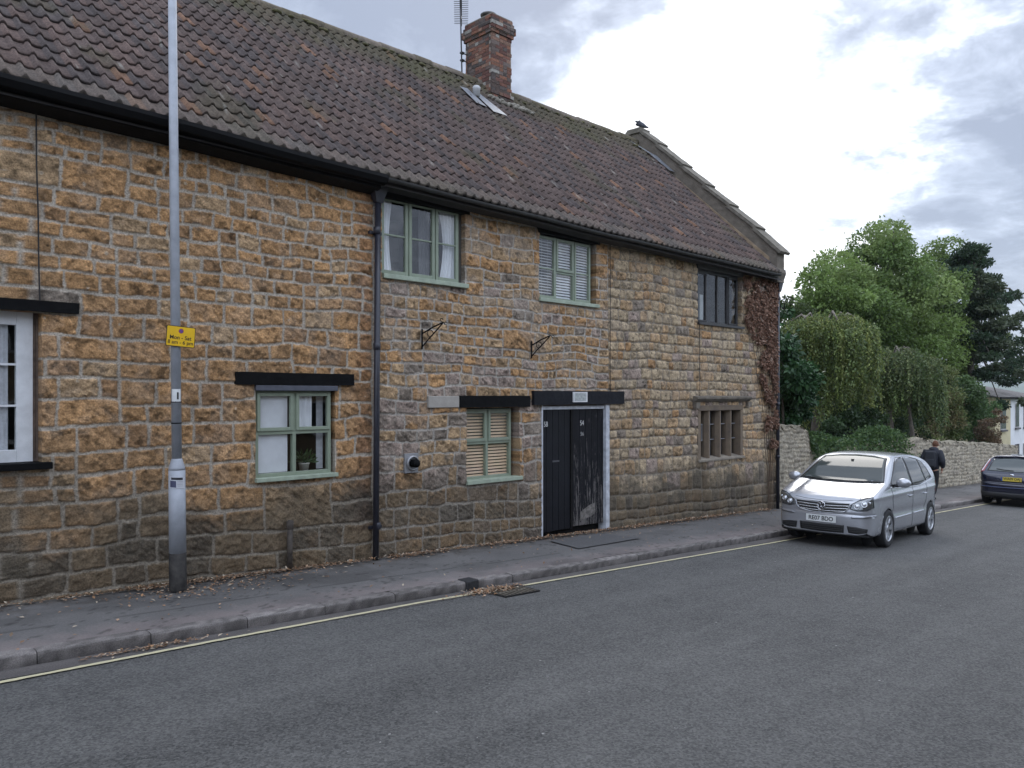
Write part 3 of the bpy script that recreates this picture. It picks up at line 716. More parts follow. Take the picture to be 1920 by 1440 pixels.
while z < 10.80:
    o_ = 0.0
    if 10.36 < z < 10.47: o_ = .035
    elif 10.45 <= z < 10.62: o_ = .07
    elif 10.62 <= z: o_ = .05 - (z - 10.62) * .30
    if 8.35 <= z < 8.98: o_ = .02
    if 8.95 <= z < 9.06: o_ = .045
    x0, x1, y0, y1 = CX0 - o_, CX1 + o_, CY0 - o_, CY1 + o_
    for side in range(4):
        Ls = (x1 - x0) if side % 2 == 0 else (y1 - y0); q = -.115 * (row % 2) + (.0 if side % 2 == 0 else .05); t0 = .0
        while q < Ls - .01:
            bl = rb.choice([.225, .225, .11]); a, b_ = max(q, 0), min(q + bl, Ls); q += bl + .010
            if b_ - a < .03: continue
            j = rb.uniform(-.004, .006); col = np.array(rb.choice(bc)) * rb.uniform(.8, 1.2); zz0, zz1 = z + .005, z + ch_ - .006
            if rb.random() < .05: col = np.array((.30, .28, .25)) * rb.uniform(.8, 1.1)
            if side == 0: brick(x0 + a, x0 + b_, y0 - j, y0 + .05, zz0, zz1, col)
            elif side == 1: brick(x1 - .05, x1 + j, y0 + a + .051, min(y0 + b_ + .051, y1), zz0, zz1, col) if y0 + a + .051 < y1 - .02 else None
            elif side == 2: brick(x0 + a, x0 + b_, y1 - .05, y1 + j, zz0, zz1, col)
            else: brick(x0 - j, x0 + .05, y0 + a + .051, min(y0 + b_ + .051, y1 - .051), zz0, zz1, col) if y0 + a + .051 < y1 - .08 else None
    z += ch_; row += 1
M_brick = pv('old_brick', .93, .45, 30, .7, 90, .01)
mk('brickwork', V, F, M_brick, ch, cols=np.clip(np.array(C), 0, 1))
m = MB(); m.box(CX0 - .01, CX1 + .01, CY0 - .01, CY1 + .01, 10.80, 10.83); m.lathe([(.16, 0), (.15, .06), (.12, .11), (.12, .16)], Matrix.Translation((12.62, 13.62, 10.80)), 20)
m.build('flaunching', pm('chimney_mortar_top', (.2, .18, .15), .95, bump=.6), ch)
m = MB(); m.lathe([(.0, .17), (.16, .16), (.185, .175), (.19, .20), (.17, .215), (0, .225)], Matrix.Translation((12.62, 13.62, 10.83)), 24)
for a in range(4): m.tube([(12.62 + .12 * math.cos(a * 1.57), 13.62 + .12 * math.sin(a * 1.57), 10.93), (12.62 + .13 * math.cos(a * 1.57), 13.62 + .13 * math.sin(a * 1.57), 11.01)], .008, 6)
m.build('cowl', pm('cowl_grey', (.13, .125, .12), .7, .3, bump=.3), ch, smooth=True)
# weathered stone drip ledges and mortar haunch at the foot
M_haun = pm('haunch_mortar', (.15, .135, .11), .96, var=.45, vscale=9, bump=.9, bscale=30, bdist=.03, col2=(.30, .275, .23))
m = MB(); m.prism([(CY0 - .10, 8.70), (CY0 - .10, 8.78), (CY1 + .1, 9.28), (CY1 + .1, 9.18)], CX0 - .10, CX0 - .005, swap)
m.prism([(12.86, 8.52), (CY0 - .02, 8.86), (CY0 - .02, 8.60), (12.86, 8.42)], CX0 - .05, CX1 + .55, swap)
m.build('drip_ledge', M_haun, ch, bev=.015)
m = MB()
for i in range(26):
    xx = CX0 - .22 + i * .05; yy = 12.98 + rb.uniform(-.1, .06); p = roofpt(xx, yy, .05); m.ell(p, (rb.uniform(.04, .08), rb.uniform(.05, .1), rb.uniform(.03, .06)), 7, 5)
m.build('mortar_fillet', M_haun, ch, smooth=True)
# ---------------------------------------------------------------- TV aerial
M_al = pm('aerial_metal', (.07, .07, .075), .45, .7)
ae = empty('tv_aerial', (12.10, 13.95, 9.1), 'television aerial with many thin cross rods on a mast strapped to the brick chimney', 'aerial')
m = MB(); m.tube([(12.16, 14.0, 8.95), (12.02, 13.98, 12.6)], .016, 8); m.build('mast', M_al, ae, smooth=True)
m = MB(); m.tube([(12.145, 14.0, 9.95), (12.32, 14.0, 9.95)], .012, 6); m.tube([(12.14, 14.0, 10.12), (12.32, 14.0, 10.12)], .012, 6); m.box(12.10, 12.19, 13.96, 14.03, 9.93, 9.97); m.box(12.095, 12.185, 13.96, 14.03, 10.10, 10.14); m.build('bracket', M_al, ae)
bd = Vector((.655, .755, 0)).normalized(); sdv = Vector((bd.y, -bd.x, 0)); c0 = Vector((12.085, 13.97, 11.16))
m = MB(); m.tube([c0 - bd * .85, c0 + bd * .95], .02, 6); m.tube([c0 + Vector((0, 0, -.28)), c0 + bd * .42 + Vector((0, 0, -.01))], .014, 6); m.build('boom', pm('aerial_dark', (.02, .02, .022), .5, .3), ae)
m = MB()
for i in range(17):
    q = c0 + bd * (-.58 + i * .09); hl = .165 + .0 * i
    m.tube([q - sdv * hl + Vector((0, 0, .012)), q + sdv * hl + Vector((0, 0, .012))], .007, 5)
m.build('rods', M_al, ae)
m = MB(); q0 = c0 - bd * .80
for k in (-.16, -.07, .07, .16):
    m.tube([q0 - sdv * .17 + Vector((0, 0, k)) - bd * abs(k) * .4, q0 + sdv * .17 + Vector((0, 0, k)) - bd * abs(k) * .4], .009, 6)
for s in (-.12, .12): m.tube([q0 + sdv * s + Vector((0, 0, -.18)), q0 + sdv * s + Vector((0, 0, .18))], .007, 6)
m.build('reflector', pm('reflector_dark', (.04, .04, .045), .5, .3), ae)

# ================================================================== windows, doors
M_sage = pm('sage_green_paint', (.235, .275, .205), .42, var=.10, vscale=7, bump=.12, bscale=30)
M_sage2 = pm('sage_green_sill', (.31, .36, .275), .5, var=.2, vscale=9, bump=.2, bscale=30)
M_white = pm('old_white_paint', (.60, .61, .62), .5, var=.12, vscale=7, bump=.25, bscale=25)
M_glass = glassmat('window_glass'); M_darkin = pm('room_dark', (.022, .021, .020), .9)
M_dgrey = pm('dark_stained_frame', (.030, .029, .030), .5, var=.3, vscale=10, bump=.2)
def frame(m, x0, x1, z0, z1, w, y0, y1, wb=None, wt=None):
    wb = w if wb is None else wb; wt = w if wt is None else wt
    m.box(x0, x0 + w, y0, y1, z0, z1); m.box(x1 - w, x1, y0, y1, z0, z1); m.box(x0 + w, x1 - w, y0, y1, z0, z0 + wb); m.box(x0 + w, x1 - w, y0, y1, z1 - wt, z1)
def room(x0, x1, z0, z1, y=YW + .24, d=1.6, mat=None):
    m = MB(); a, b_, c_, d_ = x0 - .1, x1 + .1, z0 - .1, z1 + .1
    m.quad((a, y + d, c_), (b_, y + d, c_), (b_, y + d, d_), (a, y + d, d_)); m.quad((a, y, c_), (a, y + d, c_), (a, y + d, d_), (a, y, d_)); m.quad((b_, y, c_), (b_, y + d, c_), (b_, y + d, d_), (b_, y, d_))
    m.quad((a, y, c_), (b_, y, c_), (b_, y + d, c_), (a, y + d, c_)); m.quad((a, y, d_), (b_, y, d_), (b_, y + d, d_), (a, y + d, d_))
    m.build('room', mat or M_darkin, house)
def pane(par, x0, x1, z0, z1, y, mat=None):
    mk('pane', [(x0, y, z0), (x1, y, z0), (x1, y, z1), (x0, y, z1)], [(0, 1, 2, 3)], mat or M_glass, par)
def drape(name, x0, x1, z0, z1, y, mat, label, amp=.02, freq=38, fl=0, cat='curtain', top=None, curve=0.0):
    n = max(12, int((x1 - x0) * 120)); nz_ = 12
    V = []
    for i in range(n + 1):
        for j in range(nz_ + 1):
            t = i / n; v = j / nz_; wob = 1 - curve * math.sin(math.pi * v) * (1 if fl == 0 else -1)
            x = x0 + (x1 - x0) * t * wob if fl == 0 else x1 - (x1 - x0) * (1 - t) * (1 - curve * math.sin(math.pi * v))
            V.append((x, y + amp * math.sin(t * freq * (x1 - x0) * 6.28 / 4 + .6 * math.sin(v * 3)) * (.6 + .4 * v), z0 + (z1 - z0) * v))
    F = gridfaces(n + 1, nz_ + 1)
    o = mk(name, V, F, mat, smooth=True); tag(o, label, cat); return o
M_cur = pm('white_curtain', (.62, .63, .65), .9, var=.08, vscale=5); M_net = pm('net_curtain', (.45, .46, .49), .9, var=.15, vscale=20)
def blind(x0, x1, z0, z1, y, pitch, tilt, mat, label, w=.045):
    m = MB(); z = z0
    while z < z1:
        M = Matrix.Translation(((x0 + x1) / 2, y, z)) @ Matrix.Rotation(tilt, 4, 'X'); m.box(-(x1 - x0) / 2, (x1 - x0) / 2, -w / 2, w / 2, -.0012, .0012, M); z += pitch
    for q in (x0 + .12, x1 - .12): m.box(q - .001, q + .001, y - .027, y - .025, z0, z1)
    o = m.build('window_blind', mat); tag(o, label, 'blind')
    return o
# --- left sash window with white frame
y = YW + .11
w = MB(); frame(w, .9, 2.335, 1.50, 3.085, .155, y, y + .08, .13, .14); w.box(1.56, 1.64, y, y + .08, 1.63, 2.945); wL = w.build('window', M_white, house, bev=.004)
for (a, b_) in ((1.055, 1.56), (1.64, 2.18)):
    for zz_ in (2.095, 2.53): MB().box(a, b_, y + .012, y + .04, zz_ - .011, zz_ + .011).build('glazing_bar', M_white, wL); pane(wL, 1.055, 1.56, 1.63, 2.945, y + .03); pane(wL, 1.64, 2.18, 1.63, 2.945, y + .03)
fr_ = MB(); frame(fr_, 2.335 - .0, 2.40, 1.5, 3.08, .03, y + .03, y + .12); fr_.build('lining', pm('bare_wood', (.16, .12, .095), .9, var=.3, vscale=15), wL)
MB().box(.6, 2.475, YW - .09, YW + .12, 1.425, 1.497).build('sill', M_black, wL, bev=.006)
lt = MB(); lt.box(.2, 2.741, YW - .055, YW + .2, 3.088, 3.205); lt.build('lintel', M_black, house, bev=.012)
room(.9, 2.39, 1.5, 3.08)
ROUGH = []
drape('net_curtain', .95, 2.115, 1.6, 3.0, y + .06, M_net, 'white net curtain inside the white sash window at the left edge', .008, 60, cat='curtain')
# --- lower green window with plant
def casement_frame(x0, x1, z0, z1, yy, name='window', mat=M_sage, w=.05, mull=(), tran=None, mw=.05):
    m = MB(); frame(m, x0, x1, z0, z1, w, yy, yy + .07)
    for q in mull: m.box(q - mw / 2, q + mw / 2, yy + .001, yy + .069, z0 + w, z1 - w)
    if tran: m.box(x0 + w, x1 - w, yy + .002, yy + .068, tran - .025, tran + .025)
    return m.build(name, mat, house, bev=.004)
def sash(par, x0, x1, z0, z1, yy, w=.045, mat=M_sage, proud=.018):
    m = MB(); frame(m, x0, x1, z0, z1, w, yy - proud, yy + .03); o = m.build('casement', mat, par, bev=.004); pane(par, x0 + w, x1 - w, z0 + w, z1 - w, yy + .008); return o
y = YW + .035; xa, xb, za, zb = 4.82, 5.93, 1.15, 2.26; xm = 5.375; zt = 1.72
wA = casement_frame(xa, xb, za, zb, y, mull=(xm,), tran=zt, w=.045)
sash(wA, xa + .02, xm - .02, zt + .022, zb - .02, y + .0); sash(wA, xm + .02, xb - .02, zt + .022, zb - .02, y + .0)
pane(wA, xa + .045, xm - .025, za + .045, zt - .025, y + .03); pane(wA, xm + .025, xb - .045, za + .045, zt - .025, y + .03)
MB().box(4.79, 5.985, YW - .075, YW + .10, 1.095, 1.15).build('sill', M_sage2, wA, bev=.008)
MB().box(4.79, 5.99, YW - .055, YW + .10, 2.265, 2.335).build('drip_board', pm('slate_grey_paint', (.075, .08, .10), .5, var=.2, vscale=10), wA, bev=.006)
MB().box(4.517, 6.247, YW - .058, YW + .2, 2.342, 2.500).build('lintel', M_black, house, bev=.010)
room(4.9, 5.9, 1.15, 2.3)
tag(MB().box(4.86, 5.30, YW + .085, YW + .092, 1.2, 2.24).build('roller_blind', M_cur), 'white roller blind pulled down behind the left panes of the window with the plant', 'blind')
drape('curtain', 5.40, 5.66, 1.72, 2.24, YW + .09, M_cur, 'short white curtain behind the top right pane above the potted plant', .012, 40)
tag(MB().box(5.78, 5.88, YW + .165, YW + .175, 1.2, 2.24).build('curtain_edge', M_net), 'narrow pale net at the right side of the window with the plant', 'curtain')
# potted plant
pl = empty('potted_plant', (5.60, YW + .16, 1.2), 'small dark leafy plant in a pale pot on the sill of the lower green window', 'plant')
m = MB(); m.lathe([(0, 0), (.055, 0), (.07, .10), (.075, .10), (.075, .115), (.06, .115), (.055, .09), (0, .09)], Matrix.Translation((5.60, YW + .18, 1.175)), 20); m.build('pot', pm('pale_pot', (.55, .53, .5), .6), pl, smooth=True)
def leaf_mesh(name, P, D, Nn, ln, wd, mat, cols, parent=None):
    """P positions, D direction, Nn side vectors; diamond-shaped leaves of two triangles folded on the midrib"""
    D = D / np.linalg.norm(D, axis=1)[:, None]; Sd = np.cross(D, Nn); Sd /= (np.linalg.norm(Sd, axis=1)[:, None] + 1e-9); Up = np.cross(Sd, D)
    a = P; b_ = P + D * (ln * .45)[:, None] + Sd * (wd / 2)[:, None] + Up * (wd * .15)[:, None]; c = P + D * ln[:, None]; d = P + D * (ln * .45)[:, None] - Sd * (wd / 2)[:, None] + Up * (wd * .15)[:, None]
    V = np.stack([a, b_, c, d], 1).reshape(-1, 3); n = len(P); F = np.arange(4 * n).reshape(n, 4)
    return mk(name, V, F, mat, parent, cols=np.repeat(cols, 4, 0))
def rvec(rn, n): v = rn.normal(size=(n, 3)); return v / np.linalg.norm(v, axis=1)[:, None]
M_leaf = pv('leaf', .5, .25, 3, 0, spec=.4, transl=.38); M_leafg = pv('glossy_leaf', .42, .25, 3, 0, spec=.35, transl=.15)
rn = np.random.RandomState(5); n = 130; D = rvec(rn, n); D[:, 2] = np.abs(D[:, 2]) * .8 + .05; P = np.array([5.60, YW + .18, 1.29]) + D * rn.uniform(.02, .16, n)[:, None] * np.array([1.1, .7, 1.2]); 
leaf_mesh('leaves', P, D, rvec(rn, n), rn.uniform(.05, .10, n), rn.uniform(.02, .035, n), M_leafg, np.array((.045, .085, .03)) * rn.uniform(.6, 1.5, n)[:, None], pl)
# --- upper three light window
y = YW + .07; za, zb = 3.965, 5.10; xa, xb = 6.76, 8.27
wB = casement_frame(xa, xb, za, zb + .06, y, w=.04, mull=(7.275, 7.785), mw=.04)
for a, b_ in ((xa + .02, 7.265), (7.285, 7.775), (7.795, xb - .02)):
    sash(wB, a, b_, za + .02, zb, y, w=.052); m = MB(); m.box(a + .052, b_ - .052, y - .010, y + .025, 4.545, 4.570); m.build('glazing_bar', M_sage, wB, bev=.003)
MB().box(6.74, 8.37, YW - .07, YW + .12, 3.895, 3.965).build('sill', M_sage2, wB, bev=.008)
MB().box(8.27, 8.345, y + .02, y + .1, 3.9, 5.14).build('lining', pm('dark_lining', (.08, .075, .065), .9), wB)
MB().box(6.70, 8.42, YW - .03, YW + .18, 5.07, 5.24).build('head_board', M_blackm, house)
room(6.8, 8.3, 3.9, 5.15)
drape('curtain', 6.84, 7.02, 4.0, 5.08, y + .07, M_cur, 'white curtain gathered at the left side of the upper three light window', .018, 60, curve=.3)
drape('curtain', 7.60, 7.80, 4.0, 5.08, y + .16, pm('grey_curtain', (.13, .13, .135), .9), 'thin grey net hanging behind the middle light of the upper three light window', .015, 60)
drape('curtain', 7.93, 8.25, 4.0, 5.08, y + .07, M_cur, 'white curtain gathered at the right side of the upper three light window', .022, 50, fl=1, curve=.25)
# --- lower green window with wooden blind
y = YW + .12; xa, xb, za, zb = 8.37, 9.48, .845, 1.985; xm = 8.925; zt = 1.435
wC = casement_frame(xa, xb, za, zb, y, mull=(xm,), tran=zt, w=.045)
sash(wC, xa + .02, xm - .02, zt + .02, zb - .02, y, w=.05); sash(wC, xm + .02, xb - .02, zt + .02, zb - .02, y, w=.05)
pane(wC, xa + .045, xm - .025, za + .045, zt - .025, y + .03); pane(wC, xm + .025, xb - .045, za + .045, zt - .025, y + .03)
MB().box(8.36, 9.60, YW - .055, YW + .15, .785, .85).build('sill', M_sage2, wC, bev=.008)
MB().box(8.19, 9.768, YW - .060, YW + .2, 2.012, 2.200).build('lintel', M_black, house, bev=.010)
MB().box(7.572, 8.180, YW - .055, YW + .1, 2.016, 2.196).build('cement_block', pm('pale_cement', (.34, .315, .28), .9, var=.12, vscale=6, bump=.4), house, bev=.01)
room(8.4, 9.5, .85, 2.0)
blind(8.41, 9.45, .90, 1.95, y + .065, .052, 1.15, pm('wood_slats', (.62, .43, .28), .5, var=.08, vscale=4), 'pale wooden slatted blind behind the lower green window beside the black doors', .036)
# --- upper right green window with white blinds
y = YW + .07; xa, xb, za, zb = 10.04, 11.50, 3.90, 5.00
wD = casement_frame(xa, xb, za, zb + .06, y, w=.04, mull=(10.54, 11.03), mw=.04)
for a, b_ in ((xa + .015, 10.53), (11.04, xb - .015)):
    sash(wD, a, b_, za + .02, zb, y, w=.045); MB().box(a + .045, b_ - .045, y - .008, y + .025, 4.43, 4.452).build('glazing_bar', M_sage, wD)
sash(wD, 10.55, 11.02, 4.42, zb, y, w=.05); pane(wD, 10.56, 11.01, za + .04, 4.40, y + .03); MB().box(10.56, 11.01, y + .004, y + .06, 4.385, 4.415).build('glazing_bar', M_sage, wD)
MB().box(10.02, 11.62, YW - .065, YW + .12, 3.835, 3.90).build('sill', M_sage2, wD, bev=.008)
MB().box(9.98, 11.66, YW - .03, YW + .18, 5.02, 5.15).build('head_board', M_blackm, house)
room(10.1, 11.5, 3.9, 5.1)
Mwb = pm('white_slats', (.52, .54, .55), .5, var=.06)
for a, b_, t_, lb in ((10.09, 10.49, 'left', .55), (10.58, 10.99, 'middle', 1.0), (11.08, 11.46, 'right', .85)):
    blind(a, b_, 3.97, 4.98, y + .06, .050, lb, Mwb, 'white slatted blind behind the %s light of the small upper green window' % t_, .040)
# --- upper dark four light window at right
y = YW + .06; xa, xb, za, zb = 15.03, 16.82, 3.80, 4.92
wE = casement_frame(xa, xb, za, zb + .03, y, w=.045, mull=(15.47, 15.94, 16.36), mw=.045, mat=M_dgrey)
for i, (a, b_) in enumerate(((xa + .045, 15.45), (15.495, 15.915), (15.965, 16.335), (16.385, xb - .045))):
    if i in (0, 3): sash(wE, a, b_, za + .03, zb - .01, y, w=.035, mat=M_dgrey)
    else: pane(wE, a, b_, za + .03, zb, y + .03)
MB().box(14.98, 16.90, YW - .08, YW + .10, 3.745, 3.80).build('sill', M_dgrey, wE, bev=.006)
MB().box(14.97, 16.90, YW - .05, YW + .15, 4.96, 5.10).build('head_board', pm('grey_board', (.06, .058, .058), .7, var=.2), house)
room(15.1, 16.8, 3.8, 5.0)
tag(MB().box(15.75, 15.92, YW + .4, YW + .43, 3.9, 4.5).build('storage_box', pm('pale_clutter', (.45, .48, .48), .8)), 'tall pale box seen inside the upper dark framed window', 'box')
# --- stone mullioned window
M_mull = pm('mullion_stone', (.12, .095, .075), .93, var=.3, vscale=4, bump=.6, bscale=35, col2=(.20, .15, .10))
xa, xb, za, zb = 15.05, 16.90, .80, 1.97; m = MB()
def splay(m, cx, w0, w1, y0, y1, z0, z1):   # mullion: narrow to the street, wide inside
    m.prism([(cx - w0, y0), (cx + w0, y0), (cx + w1, (y0 + y1) / 2), (cx + w1, y1), (cx - w1, y1), (cx - w1, (y0 + y1) / 2)], z0, z1, Matrix(((1, 0, 0, 0), (0, 0, 1, 0), (0, 1, 0, 0), (0, 0, 0, 1))))
for q in (15.50, 15.96, 16.42): splay(m, q, .022, .065, YW - .0, YW + .20, za + .02, zb - .1)
m.box(xa - .03, xa + .09, YW - .015, YW + .2, za, zb - .1); m.box(xb - .08, xb + .03, YW - .015, YW + .2, za, zb - .1); m.box(xa - .03, xb + .03, YW - .018, YW + .2, zb - .1, zb + .02)
wF = m.build('window', M_mull, house, bev=.012)
MB().prism([(YW - .05, za - .05), (YW - .05, za), (YW + .2, za + .06), (YW + .2, za - .05)], xa - .04, xb + .05, swap).build('sill', pm('sill_stone', (.22, .19, .15), .9, var=.3, vscale=8, bump=.5), wF, bev=.01)
m = MB(); m.prism([(YW - .13, 2.135), (YW - .13, 2.175), (YW + .05, 2.215), (YW + .05, 2.06), (YW - .05, 2.07)], 14.83, 17.15, swap); m.box(14.83, 14.98, YW - .10, YW + .05, 1.93, 2.06); m.box(17.03, 17.17, YW - .10, YW + .05, 1.95, 2.06)
m.build('hood_mould', pm('hood_stone', (.14, .12, .095), .93, var=.35, vscale=6, bump=.7, bscale=30), wF, bev=.012)
lights = [(15.14, 15.435), (15.565, 15.895), (16.025, 16.355), (16.485, 16.82)]
lead = MB()
for a, b_ in lights:
    pane(wF, a, b_, za + .05, zb - .1, YW + .15)
    for q in (1.22, 1.56): lead.box(a, b_, YW + .13, YW + .145, q - .01, q + .01)
    lead.box((a + b_) / 2 - .008, (a + b_) / 2 + .008, YW + .13, YW + .145, za + .05, zb - .1)
frame(lead, lights[0][0], lights[0][1] - .05, 1.2, 1.58, .018, YW + .11, YW + .13)
lead.build('saddle_bars', pm('bar_grey', (.25, .25, .26), .6, .2), wF)
room(15.1, 16.85, .8, 1.98)
drape('curtain', 16.05, 16.25, .86, 1.85, YW + .22, pm('beige_curtain', (.42, .34, .25), .9), 'narrow beige curtain behind the stone mullioned window', .02, 50)
# --- double plank doors
y = YW + .06; M_door = pm('black_door_paint', (.0065, .007, .010), .55, spec=.22, var=.3, vscale=4, bump=.3, bscale=22)
def door_mat():
    m = pm('worn_black_door', (.007, .007, .0095), .65, spec=.2, var=.3, vscale=4); t = m.node_tree; p = t.nodes['Principled BSDF']
    co = N(t, 'ShaderNodeTexCoord'); mp = N(t, 'ShaderNodeMapping'); mp.inputs['Scale'].default_value = (26, 26, 2.5); t.links.new(co.outputs['Object'], mp.inputs[0])
    n = noise(t, mp.outputs[0], 1.0, 8, .75, .6); sp_ = N(t, 'ShaderNodeSeparateXYZ'); t.links.new(co.outputs['Object'], sp_.inputs[0])
    low_ = N(t, 'ShaderNodeMapRange'); t.links.new(sp_.outputs[2], low_.inputs[0]); low_.inputs[1].default_value = 1.7; low_.inputs[2].default_value = -.3; low_.inputs[3].default_value = 0; low_.inputs[4].default_value = .14
    v = mth(t, 'GREATER_THAN', mth(t, 'ADD', n.outputs['Fac'], low_.outputs[0]), .635)
    mx_ = N(t, 'ShaderNodeMix', data_type='RGBA'); t.links.new(v, mx_.inputs[0]); old = p.inputs['Base Color'].links[0].from_socket
    t.links.new(old, mx_.inputs[6]); mx_.inputs[7].default_value = (.13, .12, .115, 1); t.links.new(mx_.outputs[2], p.inputs['Base Color'])
    b_ = N(t, 'ShaderNodeBump'); b_.inputs['Strength'].default_value = .8; b_.inputs['Distance'].default_value = .008; b_.invert = True; t.links.new(n.outputs['Fac'], b_.inputs['Height']); t.links.new(b_.outputs[0], p.inputs['Normal'])
    return m
M_doorw = door_mat()
dz0 = gz(10.9) + PH
m = MB()
m.box(10.13, 11.86, YW + .02, YW + .12, 1.955, 2.018); m.box(11.86, 11.965, YW - .02, YW + .22, gz(11.9) + .1, 2.035); m.box(10.10, 10.135, YW - .01, YW + .2, gz(10.1) + .1, 2.035)
dfr = m.build('door_frame', pm('peeling_white_frame', (.34, .35, .38), .6, var=.3, vscale=9, bump=.5, bscale=20, col2=(.62, .64, .68)), house, bev=.006)
def leafd(name, x0, x1, zb0, zb1, mat, proud=0):
    m = MB(); n = 5; w = (x1 - x0) / n
    for i in range(n):
        za_ = zb0 + (zb1 - zb0) * (i / n); m.box(x0 + i * w + .003, x0 + (i + 1) * w - .003, y - proud, y + .03 - proud, za_, 1.95)
    m.box(x0, x1, y + .028, y + .045, max(zb0, zb1) + .05, 1.95)
    return m.build(name, mat, house, bev=.004)
d1 = leafd('door', 10.14, 10.92, -.20, -.20, M_door, .0); d2 = leafd('door', 10.985, 11.855, -.175, -.20, M_doorw, .012)
MB().box(10.925, 10.98, y - .02, y + .03, -.22, 1.95).build('door_post', M_blackm, house)
MB().prism([(11.17, -.10), (11.50, -.04), (11.62, .02), (11.60, .20), (11.45, .17), (11.20, .07)], y - .018, y - .0135).build('worn_patch', pm('bare_patch', (.22, .20, .18), .8, var=.5, vscale=18, bump=.6, col2=(.06, .055, .05)), d2)
MB().box(10.44, 10.62, y - .010, y - .001, 1.02, 1.05).build('letter_slot', pm('dull_metal', (.1, .1, .11), .5, .5), d1)
MB().box(10.1, 11.95, YW + .17, YW + .2, -.4, 2.0).build('door_backing', M_blackm, house)
MB().box(10.1, 11.95, YW - .02, YW + .24, -.42, dz0 - .035).build('threshold', pm('concrete_step', (.30, .28, .25), .9, var=.2, bump=.5), house, bev=.01)
MB().box(9.86, 12.365, YW - .062, YW + .2, 2.042, 2.285).build('lintel', pm('weathered_black_beam', (.009, .0095, .013), .65, spec=.2, var=.4, vscale=8, bump=.6, bscale=12, bdist=.01), house, bev=.014)
Mn = pm('white_numerals', (.62, .62, .60), .6)
def TM(x, yy, z): return Matrix.Translation((x, yy, z)) @ Matrix.Rotation(R_(90), 4, 'X')
text('number_58', '58', .13, TM(10.275, y - .002, 1.70), Mn, d1, width=.10); text('number_54', '54', .13, TM(11.235, y - .014, 1.70), Mn, d2, width=.10); text('number_56', '56', .10, TM(11.24, y - .014, 1.50), pm('grey_numerals', (.36, .36, .35), .6), d2, width=.09)
pq = MB().box(10.85, 11.24, YW - .082, YW - .062, 2.085, 2.268).build('plaque', pm('plaque_white', (.62, .62, .62), .6), house)
m = MB(); m.box(10.885, 11.205, YW - .0835, YW - .0825, 2.105, 2.248); m.build('faded_print', pm('faded_print', (.50, .52, .50), .7, var=.6, vscale=26, col2=(.22, .24, .24)), pq)
# ---------------------------------------------------------------- pipes, cables, vent
M_pipe = pm('pipe_black_blue', (.022, .023, .032), .38, var=.25, vscale=6, bump=.1)
m = MB(); m.tube([(6.62, YW - .09, 4.97), (6.60, YW - .09, 2.0), (6.585, YW - .09, gz(6.6) + PH + .01)], .044, 16)
for zc_ in (4.55, 2.9, .35): m.lathe([(.045, -.05), (.052, -.045), (.052, .045), (.045, .05)], Matrix.Translation((6.605, YW - .09, zc_)), 16)
dpo = m.build('downpipe', M_pipe, house, smooth=True); dpo.data.polygons.foreach_set('use_smooth', [True] * len(dpo.data.polygons))
for zc_ in (4.52, .33): MB().box(6.50, 6.71, YW - .06, YW - .02, zc_ - .02, zc_ + .02).build('bracket', M_pipe, dpo)
def hopper(x, z1, mat, sc=1.0):
    m = MB(); n0 = len(m.v)
    for (w_, d_, zz_) in ((.05, .05, z1 - .26), (.06, .055, z1 - .24), (.125, .09, z1 - .04), (.145, .10, z1 - .035), (.145, .10, z1)):
        w_ *= sc; d_ *= sc
        m.v += [(x - w_, YW - .09 - d_, zz_), (x + w_, YW - .09 - d_, zz_), (x + w_, YW - .09 + d_ * .7, zz_), (x - w_, YW - .09 + d_ * .7, zz_)]
    for i in range(4):
        for k in range(4): k2 = (k + 1) % 4; m.f.append((n0 + i * 4 + k, n0 + i * 4 + k2, n0 + i * 4 + 4 + k2, n0 + i * 4 + 4 + k))
    m.f.append((n0 + 16, n0 + 17, n0 + 18, n0 + 19)); return m
hopper(6.62, 5.20, M_pipe).build('hopper', M_pipe, dpo)
m = MB(); m.tube([(18.50, YW - .08, 5.05), (18.49, YW - .08, gz(18.5) + PH)], .042, 14)
for zc_ in (4.6, 3.3, 2.0, .7): m.lathe([(.044, -.04), (.052, -.035), (.052, .035), (.044, .04)], Matrix.Translation((18.495, YW - .08, zc_)), 14)
dp2 = m.build('downpipe', M_pipe, house, smooth=True); hopper(18.52, 5.02, M_pipe, .8).build('hopper', M_pipe, dp2)
m = MB(); m.tube([(18.55, YW - .05, 4.42), (18.78, YW - .05, 4.40), (18.86, YW - .05, 4.36), (18.90, YW - .05, 4.40), (18.90, YW - .05, 4.52)], .014, 6); m.tube([(18.70, YW - .05, 4.40), (18.70, YW - .05, 4.50)], .012, 6); m.build('pipe_hook', M_black, house)
m = MB(); m.tube([(5.247, YW - .07, gz(5.2) + PH - .02), (5.25, YW - .075, .50)], .037, 12); m.lathe([(.038, -.07), (.046, -.06), (.046, .03), (.03, .045), (0, .045)], Matrix.Translation((5.25, YW - .075, .53)), 14)
m.build('stub_pipe', pm('rusty_dark_pipe', (.07, .058, .048), .75, .2, var=.5, vscale=12, bump=.5, bscale=30), house, smooth=True)
def cable(pts, r=.007): return MB().tube(pts, r, 6).build('cable', pm('cable_black', (.02, .018, .018), .7), house)
yc = YW - .05
cable([(2.325, yc, 5.28), (2.33, yc, 4.6), (2.345, yc, 4.1), (2.35, yc, 3.6), (2.36, yc, 3.2)], .008)
cable([(11.94, yc, 5.10), (11.945, yc, 4.0), (11.94, yc, 3.0), (11.945, yc, 2.28), (11.945, yc - .01, 2.03)], .007)
cable([(15.03, yc, 3.74), (15.03, yc, 3.0), (15.04, yc, 2.2)], .007)
